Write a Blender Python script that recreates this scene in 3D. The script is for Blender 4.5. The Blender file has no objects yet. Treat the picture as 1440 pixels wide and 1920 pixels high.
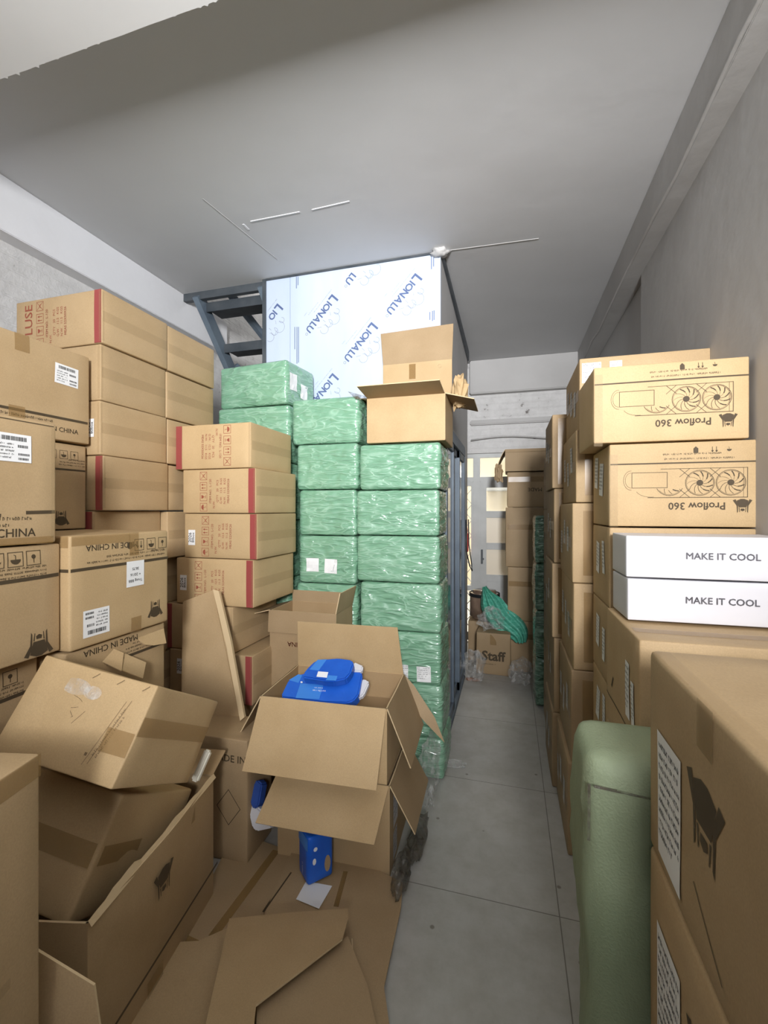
import bpy, bmesh, math, random
from mathutils import Vector, Matrix, noise
C = bpy.context
scn = C.scene
COL = scn.collection

# ------------------------------------------------------------------ camera, light, exposure
TH = math.atan(235/830); CT, ST = math.cos(TH), math.sin(TH)
EYE = 1.6
cam = bpy.data.cameras.new('camera'); camo = bpy.data.objects.new('camera', cam); COL.objects.link(camo)
camo.location = (0, 0, EYE); camo.rotation_euler = (math.pi/2, 0, TH)
cam.sensor_fit = 'HORIZONTAL'; cam.sensor_width = 36; cam.lens = 830/1440*36; cam.shift_y = -5/1440
cam.clip_start = .02
scn.camera = camo

world = bpy.data.worlds.new('world'); scn.world = world; world.use_nodes = True
bg = world.node_tree.nodes['Background']; bg.inputs[0].default_value = (.95, .97, 1, 1); bg.inputs[1].default_value = .7

def area(name, loc, rot, sx, sy, e, col):
    l = bpy.data.lights.new(name, 'AREA'); l.shape = 'RECTANGLE'; l.size = sx; l.size_y = sy; l.energy = e; l.color = col
    o = bpy.data.objects.new(name, l); COL.objects.link(o); o.location = loc; o.rotation_euler = rot
    return o
# daylight that comes in through the open shop front behind the camera
sl = area('shopfront_daylight', (.52, -1.95, 2.45), (math.radians(98), 0, math.radians(14)), .4, .8, 68, (.98, .985, 1)); sl.data.spread = math.radians(82)
# added fill with no visible source, brightens the wall behind the stairs
area('stair_fill_light', (-2.15, 4.6, 5.0), (0, 0, 0), .6, .6, 14, (1, 1, 1))
# daylight behind the glazed back door
area('back_yard_daylight', (-.3, 7.6, 4.6), (math.radians(-52), 0, 0), 3, 2, 420, (1, .96, .84))

vs = scn.view_settings
vs.view_transform = 'Standard'; vs.look = 'None'; vs.gamma = 1; vs.use_curve_mapping = False; vs.exposure = .40

# ------------------------------------------------------------------ geometry of the view (metres from pixels)
def aa(u): return (u-720)/830
def xat(u, Y): return Y*(aa(u)*CT-ST)/(CT+aa(u)*ST)
def yat(u, X): return X*(CT+aa(u)*ST)/(aa(u)*CT-ST)
def dep(u, Y): return Y/(CT+aa(u)*ST)
def zat(u, v, Y): return EYE+(955-v)/830*dep(u, Y)
def onplane(u, v, P0, n):
    a, b = aa(u), (955-v)/830
    r = Vector((a*CT-ST, CT+a*ST, b)); o = Vector((0, 0, EYE)); n = Vector(n)
    return o+r*((Vector(P0)-o).dot(n)/r.dot(n))

# ------------------------------------------------------------------ materials
def nt(name):
    m = bpy.data.materials.new(name); m.use_nodes = True
    return m, m.node_tree, m.node_tree.nodes['Principled BSDF']
def simple(name, col, rough=.6, metal=0, alpha=1, trans=0, emit=None, spec=.5, coat=0):
    m, t, b = nt(name)
    b.inputs['Base Color'].default_value = (*col, 1); b.inputs['Roughness'].default_value = rough
    b.inputs['Metallic'].default_value = metal; b.inputs['Alpha'].default_value = alpha
    b.inputs['Transmission Weight'].default_value = trans; b.inputs['Specular IOR Level'].default_value = spec
    b.inputs['Coat Weight'].default_value = coat
    if emit: b.inputs['Emission Color'].default_value = (*emit[0], 1); b.inputs['Emission Strength'].default_value = emit[1]
    return m
def noisy(name, c1, c2, scale=4, rough=.7, bump=.0, bscale=40, stretch=(1, 1, 1), rnd=0., detail=6, lo=.35, hi=.65, spec=.4, coat=0, coatr=.1, bdist=.01):
    m, t, b = nt(name); N, L = t.nodes, t.links
    tc = N.new('ShaderNodeTexCoord'); mp = N.new('ShaderNodeMapping'); mp.inputs['Scale'].default_value = stretch
    L.new(tc.outputs['Object'], mp.inputs['Vector'])
    if rnd:
        oi = N.new('ShaderNodeObjectInfo'); vm = N.new('ShaderNodeVectorMath'); vm.operation = 'MULTIPLY_ADD'
        vm.inputs[1].default_value = (17, 31, 23); L.new(oi.outputs['Random'], vm.inputs[0]); L.new(mp.outputs[0], vm.inputs[2]); src = vm.outputs[0]
    else: src = mp.outputs[0]
    n = N.new('ShaderNodeTexNoise'); n.inputs['Scale'].default_value = scale; n.inputs['Detail'].default_value = detail
    L.new(src, n.inputs['Vector'])
    r = N.new('ShaderNodeValToRGB'); r.color_ramp.elements[0].position = lo; r.color_ramp.elements[1].position = hi
    r.color_ramp.elements[0].color = (*c1, 1); r.color_ramp.elements[1].color = (*c2, 1)
    L.new(n.outputs['Fac'], r.inputs[0]); out = r.outputs[0]
    if rnd:
        hs = N.new('ShaderNodeHueSaturation'); ma = N.new('ShaderNodeMath'); ma.operation = 'MULTIPLY_ADD'
        ma.inputs[1].default_value = rnd; ma.inputs[2].default_value = 1-rnd/2
        L.new(oi.outputs['Random'], ma.inputs[0]); L.new(ma.outputs[0], hs.inputs['Value']); L.new(out, hs.inputs['Color']); out = hs.outputs[0]
    L.new(out, b.inputs['Base Color'])
    b.inputs['Roughness'].default_value = rough; b.inputs['Specular IOR Level'].default_value = spec
    b.inputs['Coat Weight'].default_value = coat; b.inputs['Coat Roughness'].default_value = coatr
    if bump:
        n2 = N.new('ShaderNodeTexNoise'); n2.inputs['Scale'].default_value = bscale; n2.inputs['Detail'].default_value = 5
        L.new(src, n2.inputs['Vector']); bu = N.new('ShaderNodeBump'); bu.inputs['Strength'].default_value = bump; bu.inputs['Distance'].default_value = bdist
        L.new(n2.outputs['Fac'], bu.inputs['Height']); L.new(bu.outputs[0], b.inputs['Normal'])
    return m
def cardboard(name, c, rnd=.14):
    m, t, b = nt(name); N, L = t.nodes, t.links
    tc = N.new('ShaderNodeTexCoord'); oi = N.new('ShaderNodeObjectInfo')
    n = N.new('ShaderNodeTexNoise'); n.inputs['Scale'].default_value = 5; n.inputs['Detail'].default_value = 8
    L.new(tc.outputs['Object'], n.inputs['Vector'])
    fb = N.new('ShaderNodeTexNoise'); fb.inputs['Scale'].default_value = 260; L.new(tc.outputs['Object'], fb.inputs['Vector'])
    r = N.new('ShaderNodeValToRGB'); r.color_ramp.elements[0].position = .3; r.color_ramp.elements[1].position = .7
    r.color_ramp.elements[0].color = (c[0]*.88, c[1]*.86, c[2]*.82, 1); r.color_ramp.elements[1].color = (*c, 1)
    L.new(n.outputs['Fac'], r.inputs[0])
    mx = N.new('ShaderNodeMixRGB'); mx.blend_type = 'MULTIPLY'; mx.inputs[0].default_value = .25
    L.new(r.outputs[0], mx.inputs[1]); L.new(fb.outputs['Fac'], mx.inputs[2])
    hs = N.new('ShaderNodeHueSaturation'); ma = N.new('ShaderNodeMath'); ma.operation = 'MULTIPLY_ADD'
    ma.inputs[1].default_value = rnd; ma.inputs[2].default_value = 1.12-rnd/2
    L.new(oi.outputs['Random'], ma.inputs[0]); L.new(ma.outputs[0], hs.inputs['Value']); L.new(mx.outputs[0], hs.inputs['Color'])
    L.new(hs.outputs[0], b.inputs['Base Color'])
    b.inputs['Roughness'].default_value = .62; b.inputs['Specular IOR Level'].default_value = .3
    w = N.new('ShaderNodeTexWave'); w.bands_direction = 'X'; w.inputs['Scale'].default_value = 45; w.inputs['Distortion'].default_value = .6
    L.new(tc.outputs['Object'], w.inputs['Vector'])
    ad = N.new('ShaderNodeMath'); ad.operation = 'MULTIPLY_ADD'; ad.inputs[1].default_value = .012; L.new(w.outputs['Fac'], ad.inputs[0]); L.new(n.outputs['Fac'], ad.inputs[2])
    bu = N.new('ShaderNodeBump'); bu.inputs['Strength'].default_value = .35; bu.inputs['Distance'].default_value = .012
    L.new(ad.outputs[0], bu.inputs['Height']); L.new(bu.outputs[0], b.inputs['Normal'])
    return m
def wrap(name, c1, c2, coat=1, sc=9, strength=.9):
    """wrinkled glossy film stretched over a box"""
    m, t, b = nt(name); N, L = t.nodes, t.links
    tc = N.new('ShaderNodeTexCoord'); oi = N.new('ShaderNodeObjectInfo')
    vm = N.new('ShaderNodeVectorMath'); vm.operation = 'MULTIPLY_ADD'; vm.inputs[1].default_value = (17, 31, 23)
    L.new(oi.outputs['Random'], vm.inputs[0]); L.new(tc.outputs['Object'], vm.inputs[2])
    hs = []
    for rot, s, st in (((0, .45, 0), sc*.33, (1, 1, 4.5)), ((0, -.7, .2), sc*.42, (1, 1, 5)), ((0, 1.25, 0), sc*.30, (1, 1, 4))):
        mp = N.new('ShaderNodeMapping'); mp.inputs['Rotation'].default_value = rot; mp.inputs['Scale'].default_value = st
        n = N.new('ShaderNodeTexNoise'); n.inputs['Scale'].default_value = s; n.inputs['Detail'].default_value = 2.5; n.inputs['Distortion'].default_value = .7
        L.new(vm.outputs[0], mp.inputs['Vector']); L.new(mp.outputs[0], n.inputs['Vector'])
        rg = N.new('ShaderNodeMath'); rg.operation = 'SUBTRACT'; rg.inputs[1].default_value = .5; L.new(n.outputs['Fac'], rg.inputs[0])
        ab = N.new('ShaderNodeMath'); ab.operation = 'ABSOLUTE'; L.new(rg.outputs[0], ab.inputs[0]); hs.append(ab)
    m1 = N.new('ShaderNodeMath'); m1.operation = 'MINIMUM'; L.new(hs[0].outputs[0], m1.inputs[0]); L.new(hs[1].outputs[0], m1.inputs[1])
    m2 = N.new('ShaderNodeMath'); m2.operation = 'MINIMUM'; L.new(m1.outputs[0], m2.inputs[0]); L.new(hs[2].outputs[0], m2.inputs[1])
    r = N.new('ShaderNodeValToRGB'); r.color_ramp.elements[0].position = 0; r.color_ramp.elements[1].position = .022
    r.color_ramp.elements[0].color = (*c2, 1); r.color_ramp.elements[1].color = (*c1, 1); L.new(m2.outputs[0], r.inputs[0])  # creases tinted paler, highlights painted into the film colour
    L.new(r.outputs[0], b.inputs['Base Color'])
    b.inputs['Roughness'].default_value = .42; b.inputs['Coat Weight'].default_value = coat; b.inputs['Coat Roughness'].default_value = .12
    bu = N.new('ShaderNodeBump'); bu.inputs['Strength'].default_value = strength; bu.inputs['Distance'].default_value = .11; bu.invert = True
    L.new(m2.outputs[0], bu.inputs['Height']); L.new(bu.outputs[0], b.inputs['Normal']); L.new(bu.outputs[0], b.inputs['Coat Normal'])
    return m
def clearfilm(name, tint=(.8, .8, .78), dens=.22):
    m, t, b = nt(name); N, L = t.nodes, t.links
    b.inputs['Base Color'].default_value = (*tint, 1); b.inputs['Roughness'].default_value = .12; b.inputs['Specular IOR Level'].default_value = .9
    tc = N.new('ShaderNodeTexCoord'); n = N.new('ShaderNodeTexNoise'); n.inputs['Scale'].default_value = 22; n.inputs['Detail'].default_value = 5
    L.new(tc.outputs['Object'], n.inputs['Vector']); r = N.new('ShaderNodeMapRange'); r.inputs[1].default_value = .4; r.inputs[2].default_value = .7
    r.inputs[3].default_value = dens*.35; r.inputs[4].default_value = dens*1.9; L.new(n.outputs['Fac'], r.inputs[0]); L.new(r.outputs[0], b.inputs['Alpha'])
    bu = N.new('ShaderNodeBump'); bu.inputs['Strength'].default_value = .9; bu.inputs['Distance'].default_value = .03
    L.new(n.outputs['Fac'], bu.inputs['Height']); L.new(bu.outputs[0], b.inputs['Normal'])
    return m
M = {}
M['kraft'] = cardboard('kraft_cardboard', (.48, .342, .192))
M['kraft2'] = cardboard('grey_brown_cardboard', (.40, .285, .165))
M['kraft3'] = cardboard('pale_tan_cardboard', (.54, .385, .21))
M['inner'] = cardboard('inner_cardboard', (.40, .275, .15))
M['edge'] = simple('raw_cardboard_edge', (.62, .47, .28), .8)
M['tape'] = simple('brown_packing_tape', (.36, .215, .075), .22, alpha=.42)
M['tape_clear'] = simple('clear_packing_tape', (.46, .33, .17), .35, alpha=.17, spec=.25)
M['ink'] = simple('brown_black_print', (.07, .048, .025), .7, alpha=.86)
M['ink_faint'] = simple('faint_brown_print', (.20, .13, .065), .7, alpha=.6)
M['ink_red'] = simple('red_print', (.36, .075, .045), .7, alpha=.72)
M['ink_white'] = simple('white_print', (.82, .84, .88), .5)
M['red_tape'] = simple('red_box_tape', (.30, .06, .055), .45)
M['paper'] = simple('white_paper_label', (.82, .82, .82), .55)
M['paper_dull'] = simple('grey_paper_label', (.62, .60, .58), .6)
M['black'] = simple('black_label_print', (.03, .03, .03), .6)
M['white_box'] = noisy('white_box_board', (.66, .655, .69), (.70, .69, .725), 3, .5)
M['grey_print'] = simple('grey_print', (.13, .125, .14), .6)
M['green'] = wrap('green_wrap_film', (.19, .39, .255), (.30, .51, .37), strength=.5)
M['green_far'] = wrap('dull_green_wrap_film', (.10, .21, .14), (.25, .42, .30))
M['woven'] = noisy('woven_green_sack', (.22, .27, .165), (.28, .33, .21), 3, .6, .5, 170, rnd=.04, bdist=.004)
M['teal'] = wrap('teal_plastic_bag', (.07, .37, .26), (.12, .50, .37), .4, 12, .5)
M['floor'] = None
M['ceil'] = noisy('grey_ceiling_paint', (.56, .56, .565), (.61, .61, .615), .8, .62, .15, 2.5, bdist=.03, spec=.25)
M['ceil2'] = noisy('pale_lit_ceiling_paint', (.78, .78, .78), (.84, .84, .84), 1.5, .6)  # pale strip paint, albedo raised to stand in for ambient light
M['wallp'] = noisy('smooth_white_paint', (.74, .74, .76), (.79, .79, .81), 2, .6, .2, 14)
M['wallg'] = noisy('grey_white_paint', (.42, .41, .40), (.50, .49, .48), 1.2, .65, .25, 9)
M['steel'] = noisy('blue_grey_steel_paint', (.10, .13, .17), (.14, .18, .22), 6, .5)
M['steel_dark'] = noisy('dark_grey_steel', (.045, .055, .065), (.08, .09, .10), 6, .5)
M['doorp'] = noisy('pale_grey_door_paint', (.46, .47, .46), (.54, .55, .54), 5, .45)
M['glass'] = simple('door_glass', (.9, .9, .85), .05, alpha=.22)
M['glass_frost'] = simple('frosted_door_glass', (.85, .78, .66), .4, alpha=.8)
M['film'] = noisy('pale_blue_panel_film', (.50, .58, .72), (.57, .64, .77), 1.5, .38, .1, 4, stretch=(3, 1, .6))
M['navy'] = simple('navy_film_print', (.09, .13, .27), .5)
M['greyblue'] = simple('grey_film_print', (.40, .43, .52), .5, alpha=.6)
M['blue'] = noisy('bright_blue_card', (.012, .10, .55), (.02, .14, .66), 5, .34, .25, 14)
M['blue2'] = simple('light_blue_card', (.05, .24, .72), .3)
M['bluedk'] = noisy('dark_blue_card', (.02, .06, .28), (.035, .09, .36), 5, .4)
M['wood'] = noisy('pale_wood', (.62, .47, .28), (.72, .57, .36), 10, .6, stretch=(1, 1, .2))
M['foil'] = noisy('shiny_brown_wrap', (.17, .11, .08), (.30, .21, .15), 7, .22, .8, 12, coat=.8)
M['dark'] = simple('black_plastic', (.012, .014, .018), .35)
M['clear'] = clearfilm('crumpled_clear_film')
M['cleardk'] = clearfilm('dark_film_and_shade', (.13, .115, .09), .5)  # dark film; on the aisle floor it stands in for shadow
M['redrag'] = simple('red_cloth', (.55, .06, .05), .7)
M['tan_wall'] = simple('cream_yard_wall', (.78, .66, .46), .8)
M['foam'] = simple('off_white_foam', (.75, .72, .62), .8)

def floor_mat():
    m, t, b = nt('grey_floor_tiles'); N, L = t.nodes, t.links
    tc = N.new('ShaderNodeTexCoord'); mp = N.new('ShaderNodeMapping'); mp.inputs['Location'].default_value = (-.19, -.26, 0)
    L.new(tc.outputs['Object'], mp.inputs['Vector'])
    br = N.new('ShaderNodeTexBrick'); br.offset = 0; br.inputs['Scale'].default_value = 1
    br.inputs['Brick Width'].default_value = .8; br.inputs['Row Height'].default_value = .8; br.inputs['Mortar Size'].default_value = .0022
    br.inputs['Color1'].default_value = (.46, .455, .43, 1); br.inputs['Color2'].default_value = (.48, .47, .445, 1); br.inputs['Mortar'].default_value = (.20, .19, .17, 1)
    L.new(mp.outputs[0], br.inputs['Vector'])
    n = N.new('ShaderNodeTexNoise'); n.inputs['Scale'].default_value = 7; n.inputs['Detail'].default_value = 10; n.inputs['Roughness'].default_value = .7
    L.new(tc.outputs['Object'], n.inputs['Vector'])
    r = N.new('ShaderNodeValToRGB'); r.color_ramp.elements[0].position = .3; r.color_ramp.elements[0].color = (.80, .78, .74, 1)
    r.color_ramp.elements[1].position = .62; r.color_ramp.elements[1].color = (1, 1, 1, 1); L.new(n.outputs['Fac'], r.inputs[0])
    v = N.new('ShaderNodeTexVoronoi'); v.inputs['Scale'].default_value = 5.5; L.new(tc.outputs['Object'], v.inputs['Vector'])
    r2 = N.new('ShaderNodeValToRGB'); r2.color_ramp.elements[0].position = .035; r2.color_ramp.elements[0].color = (.5, .47, .43, 1)
    r2.color_ramp.elements[1].position = .06; r2.color_ramp.elements[1].color = (1, 1, 1, 1); L.new(v.outputs['Distance'], r2.inputs[0])
    a = N.new('ShaderNodeMixRGB'); a.blend_type = 'MULTIPLY'; a.inputs[0].default_value = 1; L.new(br.outputs['Color'], a.inputs[1]); L.new(r.outputs[0], a.inputs[2])
    c = N.new('ShaderNodeMixRGB'); c.blend_type = 'MULTIPLY'; c.inputs[0].default_value = 1; L.new(a.outputs[0], c.inputs[1]); L.new(r2.outputs[0], c.inputs[2])
    L.new(c.outputs[0], b.inputs['Base Color']); b.inputs['Roughness'].default_value = .42
    return m
M['floor'] = floor_mat()
def rough_wall():
    m, t, b = nt('rough_painted_brick'); N, L = t.nodes, t.links
    tc = N.new('ShaderNodeTexCoord')
    n = N.new('ShaderNodeTexNoise'); n.inputs['Scale'].default_value = 9; n.inputs['Detail'].default_value = 9; n.inputs['Roughness'].default_value = .65
    L.new(tc.outputs['Object'], n.inputs['Vector'])
    r = N.new('ShaderNodeValToRGB'); e = r.color_ramp.elements
    e[0].position = .30; e[0].color = (.16, .14, .13, 1); e[1].position = .36; e[1].color = (.60, .59, .58, 1)
    x = e.new(.6); x.color = (.68, .67, .66, 1); L.new(n.outputs['Fac'], r.inputs[0]); L.new(r.outputs[0], b.inputs['Base Color'])
    mp = N.new('ShaderNodeMapping'); mp.inputs['Rotation'].default_value = (math.pi/2, 0, 0); L.new(tc.outputs['Object'], mp.inputs['Vector'])
    br = N.new('ShaderNodeTexBrick'); br.inputs['Scale'].default_value = 1; br.inputs['Brick Width'].default_value = .22; br.inputs['Row Height'].default_value = .075
    br.inputs['Mortar Size'].default_value = .006; br.inputs['Color1'].default_value = (1, 1, 1, 1); br.inputs['Color2'].default_value = (.9, .9, .9, 1)
    L.new(mp.outputs[0], br.inputs['Vector'])
    ad = N.new('ShaderNodeMixRGB'); ad.inputs[0].default_value = .35; L.new(n.outputs['Fac'], ad.inputs[1]); L.new(br.outputs['Color'], ad.inputs[2])
    bu = N.new('ShaderNodeBump'); bu.inputs['Strength'].default_value = .7; bu.inputs['Distance'].default_value = .03
    L.new(ad.outputs[0], bu.inputs['Height']); L.new(bu.outputs[0], b.inputs['Normal']); b.inputs['Roughness'].default_value = .8
    return m
M['rough'] = rough_wall()

# ------------------------------------------------------------------ helpers
def tag(o, label=None, cat=None, group=None, kind=None):
    if label: o['label'] = label
    if cat: o['category'] = cat
    if group: o['group'] = group
    if kind: o['kind'] = kind
    return o
def link(name, me, mats, parent=None):
    o = bpy.data.objects.new(name, me); COL.objects.link(o)
    for m in (mats if isinstance(mats, (list, tuple)) else [mats]): me.materials.append(M[m] if isinstance(m, str) else m)
    if parent: o.parent = parent
    return o
def frombm(name, bm, mats, parent=None, smooth=False):
    me = bpy.data.meshes.new(name); bm.to_mesh(me); bm.free()
    if smooth:
        for p in me.polygons: p.use_smooth = True
    return link(name, me, mats, parent)
def bx(bm, x0, x1, y0, y1, z0, z1, mi=0):
    vs_ = [bm.verts.new(p) for p in ((x0, y0, z0), (x1, y0, z0), (x1, y1, z0), (x0, y1, z0), (x0, y0, z1), (x1, y0, z1), (x1, y1, z1), (x0, y1, z1))]
    for f in ((0, 3, 2, 1), (4, 5, 6, 7), (0, 1, 5, 4), (1, 2, 6, 5), (2, 3, 7, 6), (3, 0, 4, 7)):
        bm.faces.new([vs_[i] for i in f]).material_index = mi
def boxes(name, lst, mat, parent=None, bevel=0):
    bm = bmesh.new()
    for b in lst: bx(bm, *b)
    if bevel: bmesh.ops.bevel(bm, geom=bm.edges[:], offset=bevel, segments=2, affect='EDGES')
    return frombm(name, bm, mat, parent)
def struct(name, lst, mat, parent=None, bevel=0):
    o = boxes(name, lst, mat, parent, bevel)
    if not parent: o['kind'] = 'structure'
    return o
def bar(bm, p, q, w, h, up=(0, 0, 1)):
    p, q = Vector(p), Vector(q); d = (q-p).normalized(); s = d.cross(Vector(up)).normalized()*w/2; t = s.cross(d).normalized()*h/2
    a = [bm.verts.new(x) for x in (p-s-t, p+s-t, p+s+t, p-s+t, q-s-t, q+s-t, q+s+t, q-s+t)]
    for f in ((0, 1, 2, 3), (7, 6, 5, 4), (0, 4, 5, 1), (1, 5, 6, 2), (2, 6, 7, 3), (3, 7, 4, 0)): bm.faces.new([a[i] for i in f])
def tube(name, pts, r, mat, parent=None, res=6):
    bm = bmesh.new(); rings = []
    pts = [Vector(p) for p in pts]
    for i, p in enumerate(pts):
        d = (pts[min(i+1, len(pts)-1)]-pts[max(i-1, 0)]).normalized()
        s = d.cross(Vector((0, 0, 1)) if abs(d.z) < .9 else Vector((1, 0, 0))).normalized(); t = s.cross(d)
        rings.append([bm.verts.new(p+(s*math.cos(k*2*math.pi/res)+t*math.sin(k*2*math.pi/res))*r) for k in range(res)])
    for a, b in zip(rings, rings[1:]):
        for k in range(res): bm.faces.new((a[k], a[(k+1) % res], b[(k+1) % res], b[k]))
    bm.faces.new(rings[0]); bm.faces.new(rings[-1][::-1])
    bmesh.ops.recalc_face_normals(bm, faces=bm.faces)
    return frombm(name, bm, mat, parent, True)
FR = {'x+': ((1, 0, 0), (0, 1, 0), (0, 0, 1)), 'x-': ((-1, 0, 0), (0, -1, 0), (0, 0, 1)), 'y-': ((0, -1, 0), (1, 0, 0), (0, 0, 1)),
      'y+': ((0, 1, 0), (-1, 0, 0), (0, 0, 1)), 'z+': ((0, 0, 1), (1, 0, 0), (0, 1, 0)), 'z-': ((0, 0, -1), (1, 0, 0), (0, -1, 0))}
INFO = {}
def displ(o, face, s, t):
    """how far the face at (s,t) stands proud of the flat box"""
    w, d, h, r, amp, bulge, seed, wr = INFO[o]
    n, a, b = [Vector(v) for v in FR[face]]
    D = Vector((w, d, h)); S = abs(a.dot(D)); T = abs(b.dot(D))
    e = max(0, 1-(2*s/S)**2)*max(0, 1-(2*t/T)**2); e = min(1, e*3)
    if face[0] == 'z': return -.002*e
    p = n*(abs(n.dot(D))/2)+a*s+b*t
    q = p*4+Vector((seed*3.7, seed*1.3, seed*.7))
    v = bulge*e+amp*noise.noise(q)*e
    if wr:
        k = Vector((p.x*7+p.z*6, p.y*7, p.z*16-p.x*9))+Vector((seed, seed, seed))
        v += wr*e*(abs(noise.noise(k))*2-.7)+wr*.7*e*noise.noise(p*34+Vector((seed, 0, 0)))
    return v
def surf(o, face, s, t, off=.0012):
    w, d, h = INFO[o][:3]; n, a, b = [Vector(v) for v in FR[face]]
    D = Vector((w, d, h))
    return n*(abs(n.dot(D))/2+displ(o, face, s, t)+off)+a*s+b*t+Vector((0, 0, h/2))
def rbox(name, w, d, h, mat, r=.006, amp=.004, bulge=.002, seed=0, n=9, wr=0, crush=.0):
    key = name+str(random.random())
    INFO[key] = (w, d, h, r, amp, bulge, seed, wr)
    bm = bmesh.new(); D = Vector((w, d, h))
    for f, (nn, a, b) in FR.items():
        nn, a, b = Vector(nn), Vector(a), Vector(b)
        H, S, T = abs(nn.dot(D))/2, abs(a.dot(D))/2, abs(b.dot(D))/2
        def co(L): return [-L, -L+r*.35, -L+r]+[-L+r+(2*L-2*r)*k/n for k in range(1, n)]+[L-r, L-r*.35, L]
        cs, ct = co(S), co(T); g = []
        for s in cs:
            row = []
            for t in ct:
                p = nn*H+a*s+b*t
                q = Vector([max(-D[i]/2+r, min(D[i]/2-r, p[i])) for i in range(3)])
                dv = p-q; pos = q+(dv.normalized()*r if dv.length > 1e-9 else dv)
                pos += nn*displ(key, f, s, t)
                if crush:
                    pos += Vector((noise.noise(p*3.1+Vector((seed, 9, 1))), noise.noise(p*3.1+Vector((3, seed, 1))), noise.noise(p*3.1+Vector((7, 9, seed)))))*crush
                row.append(bm.verts.new(pos+Vector((0, 0, h/2))))
            g.append(row)
        for i in range(len(cs)-1):
            for j in range(len(ct)-1): bm.faces.new((g[i][j], g[i+1][j], g[i+1][j+1], g[i][j+1]))
    bmesh.ops.remove_doubles(bm, verts=bm.verts, dist=.0004)
    o = frombm(name, bm, mat, None, True)
    INFO[o] = INFO.pop(key)
    return o
# ---- flat artwork: every shape is (list of 2-d points, list of faces)
_T = {}
def text(s, size, x=0, y=0, rot=0, bold=0, sx=1):
    if 'M' in s and bold:      # heavier strokes without spoiling the sharp corners of the letter M
        q = bold*.8*size; return [t for dx, dy in ((-q, 0), (q, 0), (0, q), (0, -q)) for t in text(s, size, x+dx, y+dy, rot, 0, sx)]
    k = (s, bold)
    if k not in _T:
        cu = bpy.data.curves.new('t', 'FONT'); cu.body = s; cu.size = 1; cu.align_x = 'CENTER'; cu.align_y = 'CENTER'; cu.resolution_u = 2; cu.offset = bold
        ob = bpy.data.objects.new('t', cu); COL.objects.link(ob); C.view_layer.update()
        me = ob.evaluated_get(C.evaluated_depsgraph_get()).to_mesh()
        _T[k] = ([(v.co.x, v.co.y) for v in me.vertices], [tuple(p.vertices) for p in me.polygons])
        ob.to_mesh_clear(); bpy.data.objects.remove(ob); bpy.data.curves.remove(cu)
    v, f = _T[k]; c, s_ = math.cos(math.radians(rot)), math.sin(math.radians(rot))
    return [([(x+(px*sx*c-py*s_)*size, y+(px*sx*s_+py*c)*size) for px, py in v], f)]
def rect(x, y, w, h, rot=0):
    c, s = math.cos(math.radians(rot)), math.sin(math.radians(rot))
    return [([(x+px*w/2*c-py*h/2*s, y+px*w/2*s+py*h/2*c) for px, py in ((-1, -1), (1, -1), (1, 1), (-1, 1))], [(0, 1, 2, 3)])]
def poly(pts, x=0, y=0, sc=1, rot=0):
    c, s = math.cos(math.radians(rot)), math.sin(math.radians(rot))
    return [([(x+(px*c-py*s)*sc, y+(px*s+py*c)*sc) for px, py in pts], [tuple(range(len(pts)))])]
def line(pts, w, closed=False):
    out = []; n = len(pts)
    for i in range(n if closed else n-1):
        a, b = Vector(pts[i]), Vector(pts[(i+1) % n]); d = b-a
        if d.length < 1e-6: continue
        q = Vector((-d.y, d.x)).normalized()*w/2; e = d.normalized()*w/2
        out.append(([tuple(a-e-q), tuple(b+e-q), tuple(b+e+q), tuple(a-e+q)], [(0, 1, 2, 3)]))
    return out
def arc(x, y, r, a0=0, a1=360, n=20, ry=None):
    ry = ry or r
    return [(x+r*math.cos(math.radians(a0+(a1-a0)*k/n)), y+ry*math.sin(math.radians(a0+(a1-a0)*k/n))) for k in range(n+1)]
def frame(x, y, w, h, t): return line([(x-w/2, y-h/2), (x+w/2, y-h/2), (x+w/2, y+h/2), (x-w/2, y+h/2)], t, True)
def xf(shapes, x=0, y=0, rot=0, sc=1):
    c, s = math.cos(math.radians(rot)), math.sin(math.radians(rot))
    return [([(x+(px*c-py*s)*sc, y+(px*s+py*c)*sc) for px, py in v], f) for v, f in shapes]
def decal(o, face, groups, name, off=.0012, grid=False, parent=None):
    """groups: [(material, shapes), ...] laid on a face of a box, following its bulge"""
    bm = bmesh.new(); mats = []
    for k, (m, sh) in enumerate(groups):
        mats.append(m)
        for v, f in sh:
            big = len(v) == 4 and len(f) == 1 and len(f[0]) == 4 and max((Vector(v[1])-Vector(v[0])).length, (Vector(v[2])-Vector(v[1])).length) > .045
            if big:
                a, b, c, d = [Vector(p) for p in v]; g = []
                n = max(1, min(24, int((b-a).length/.02))); m_ = max(1, min(24, int((c-b).length/.02)))
                for i in range(n+1):
                    g.append([bm.verts.new(surf(o, face, *((a.lerp(b, i/n)).lerp(d.lerp(c, i/n), j/m_)), off+k*.0006)) for j in range(m_+1)])
                for i in range(n):
                    for j in range(m_): bm.faces.new((g[i][j], g[i+1][j], g[i+1][j+1], g[i][j+1])).material_index = k
                continue
            vv = [bm.verts.new(surf(o, face, x, y, off+k*.0006)) for x, y in v]
            for q in f:
                try: bm.faces.new([vv[i] for i in q]).material_index = k
                except ValueError: pass
    return frombm(name, bm, mats, parent or o, False)
def tape(o, face, x, y, w, h, rot=0, m='tape', name='packing_tape'): return decal(o, face, [(m, rect(x, y, w, h, rot))], name, .0018, True)
random.seed(5)
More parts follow.
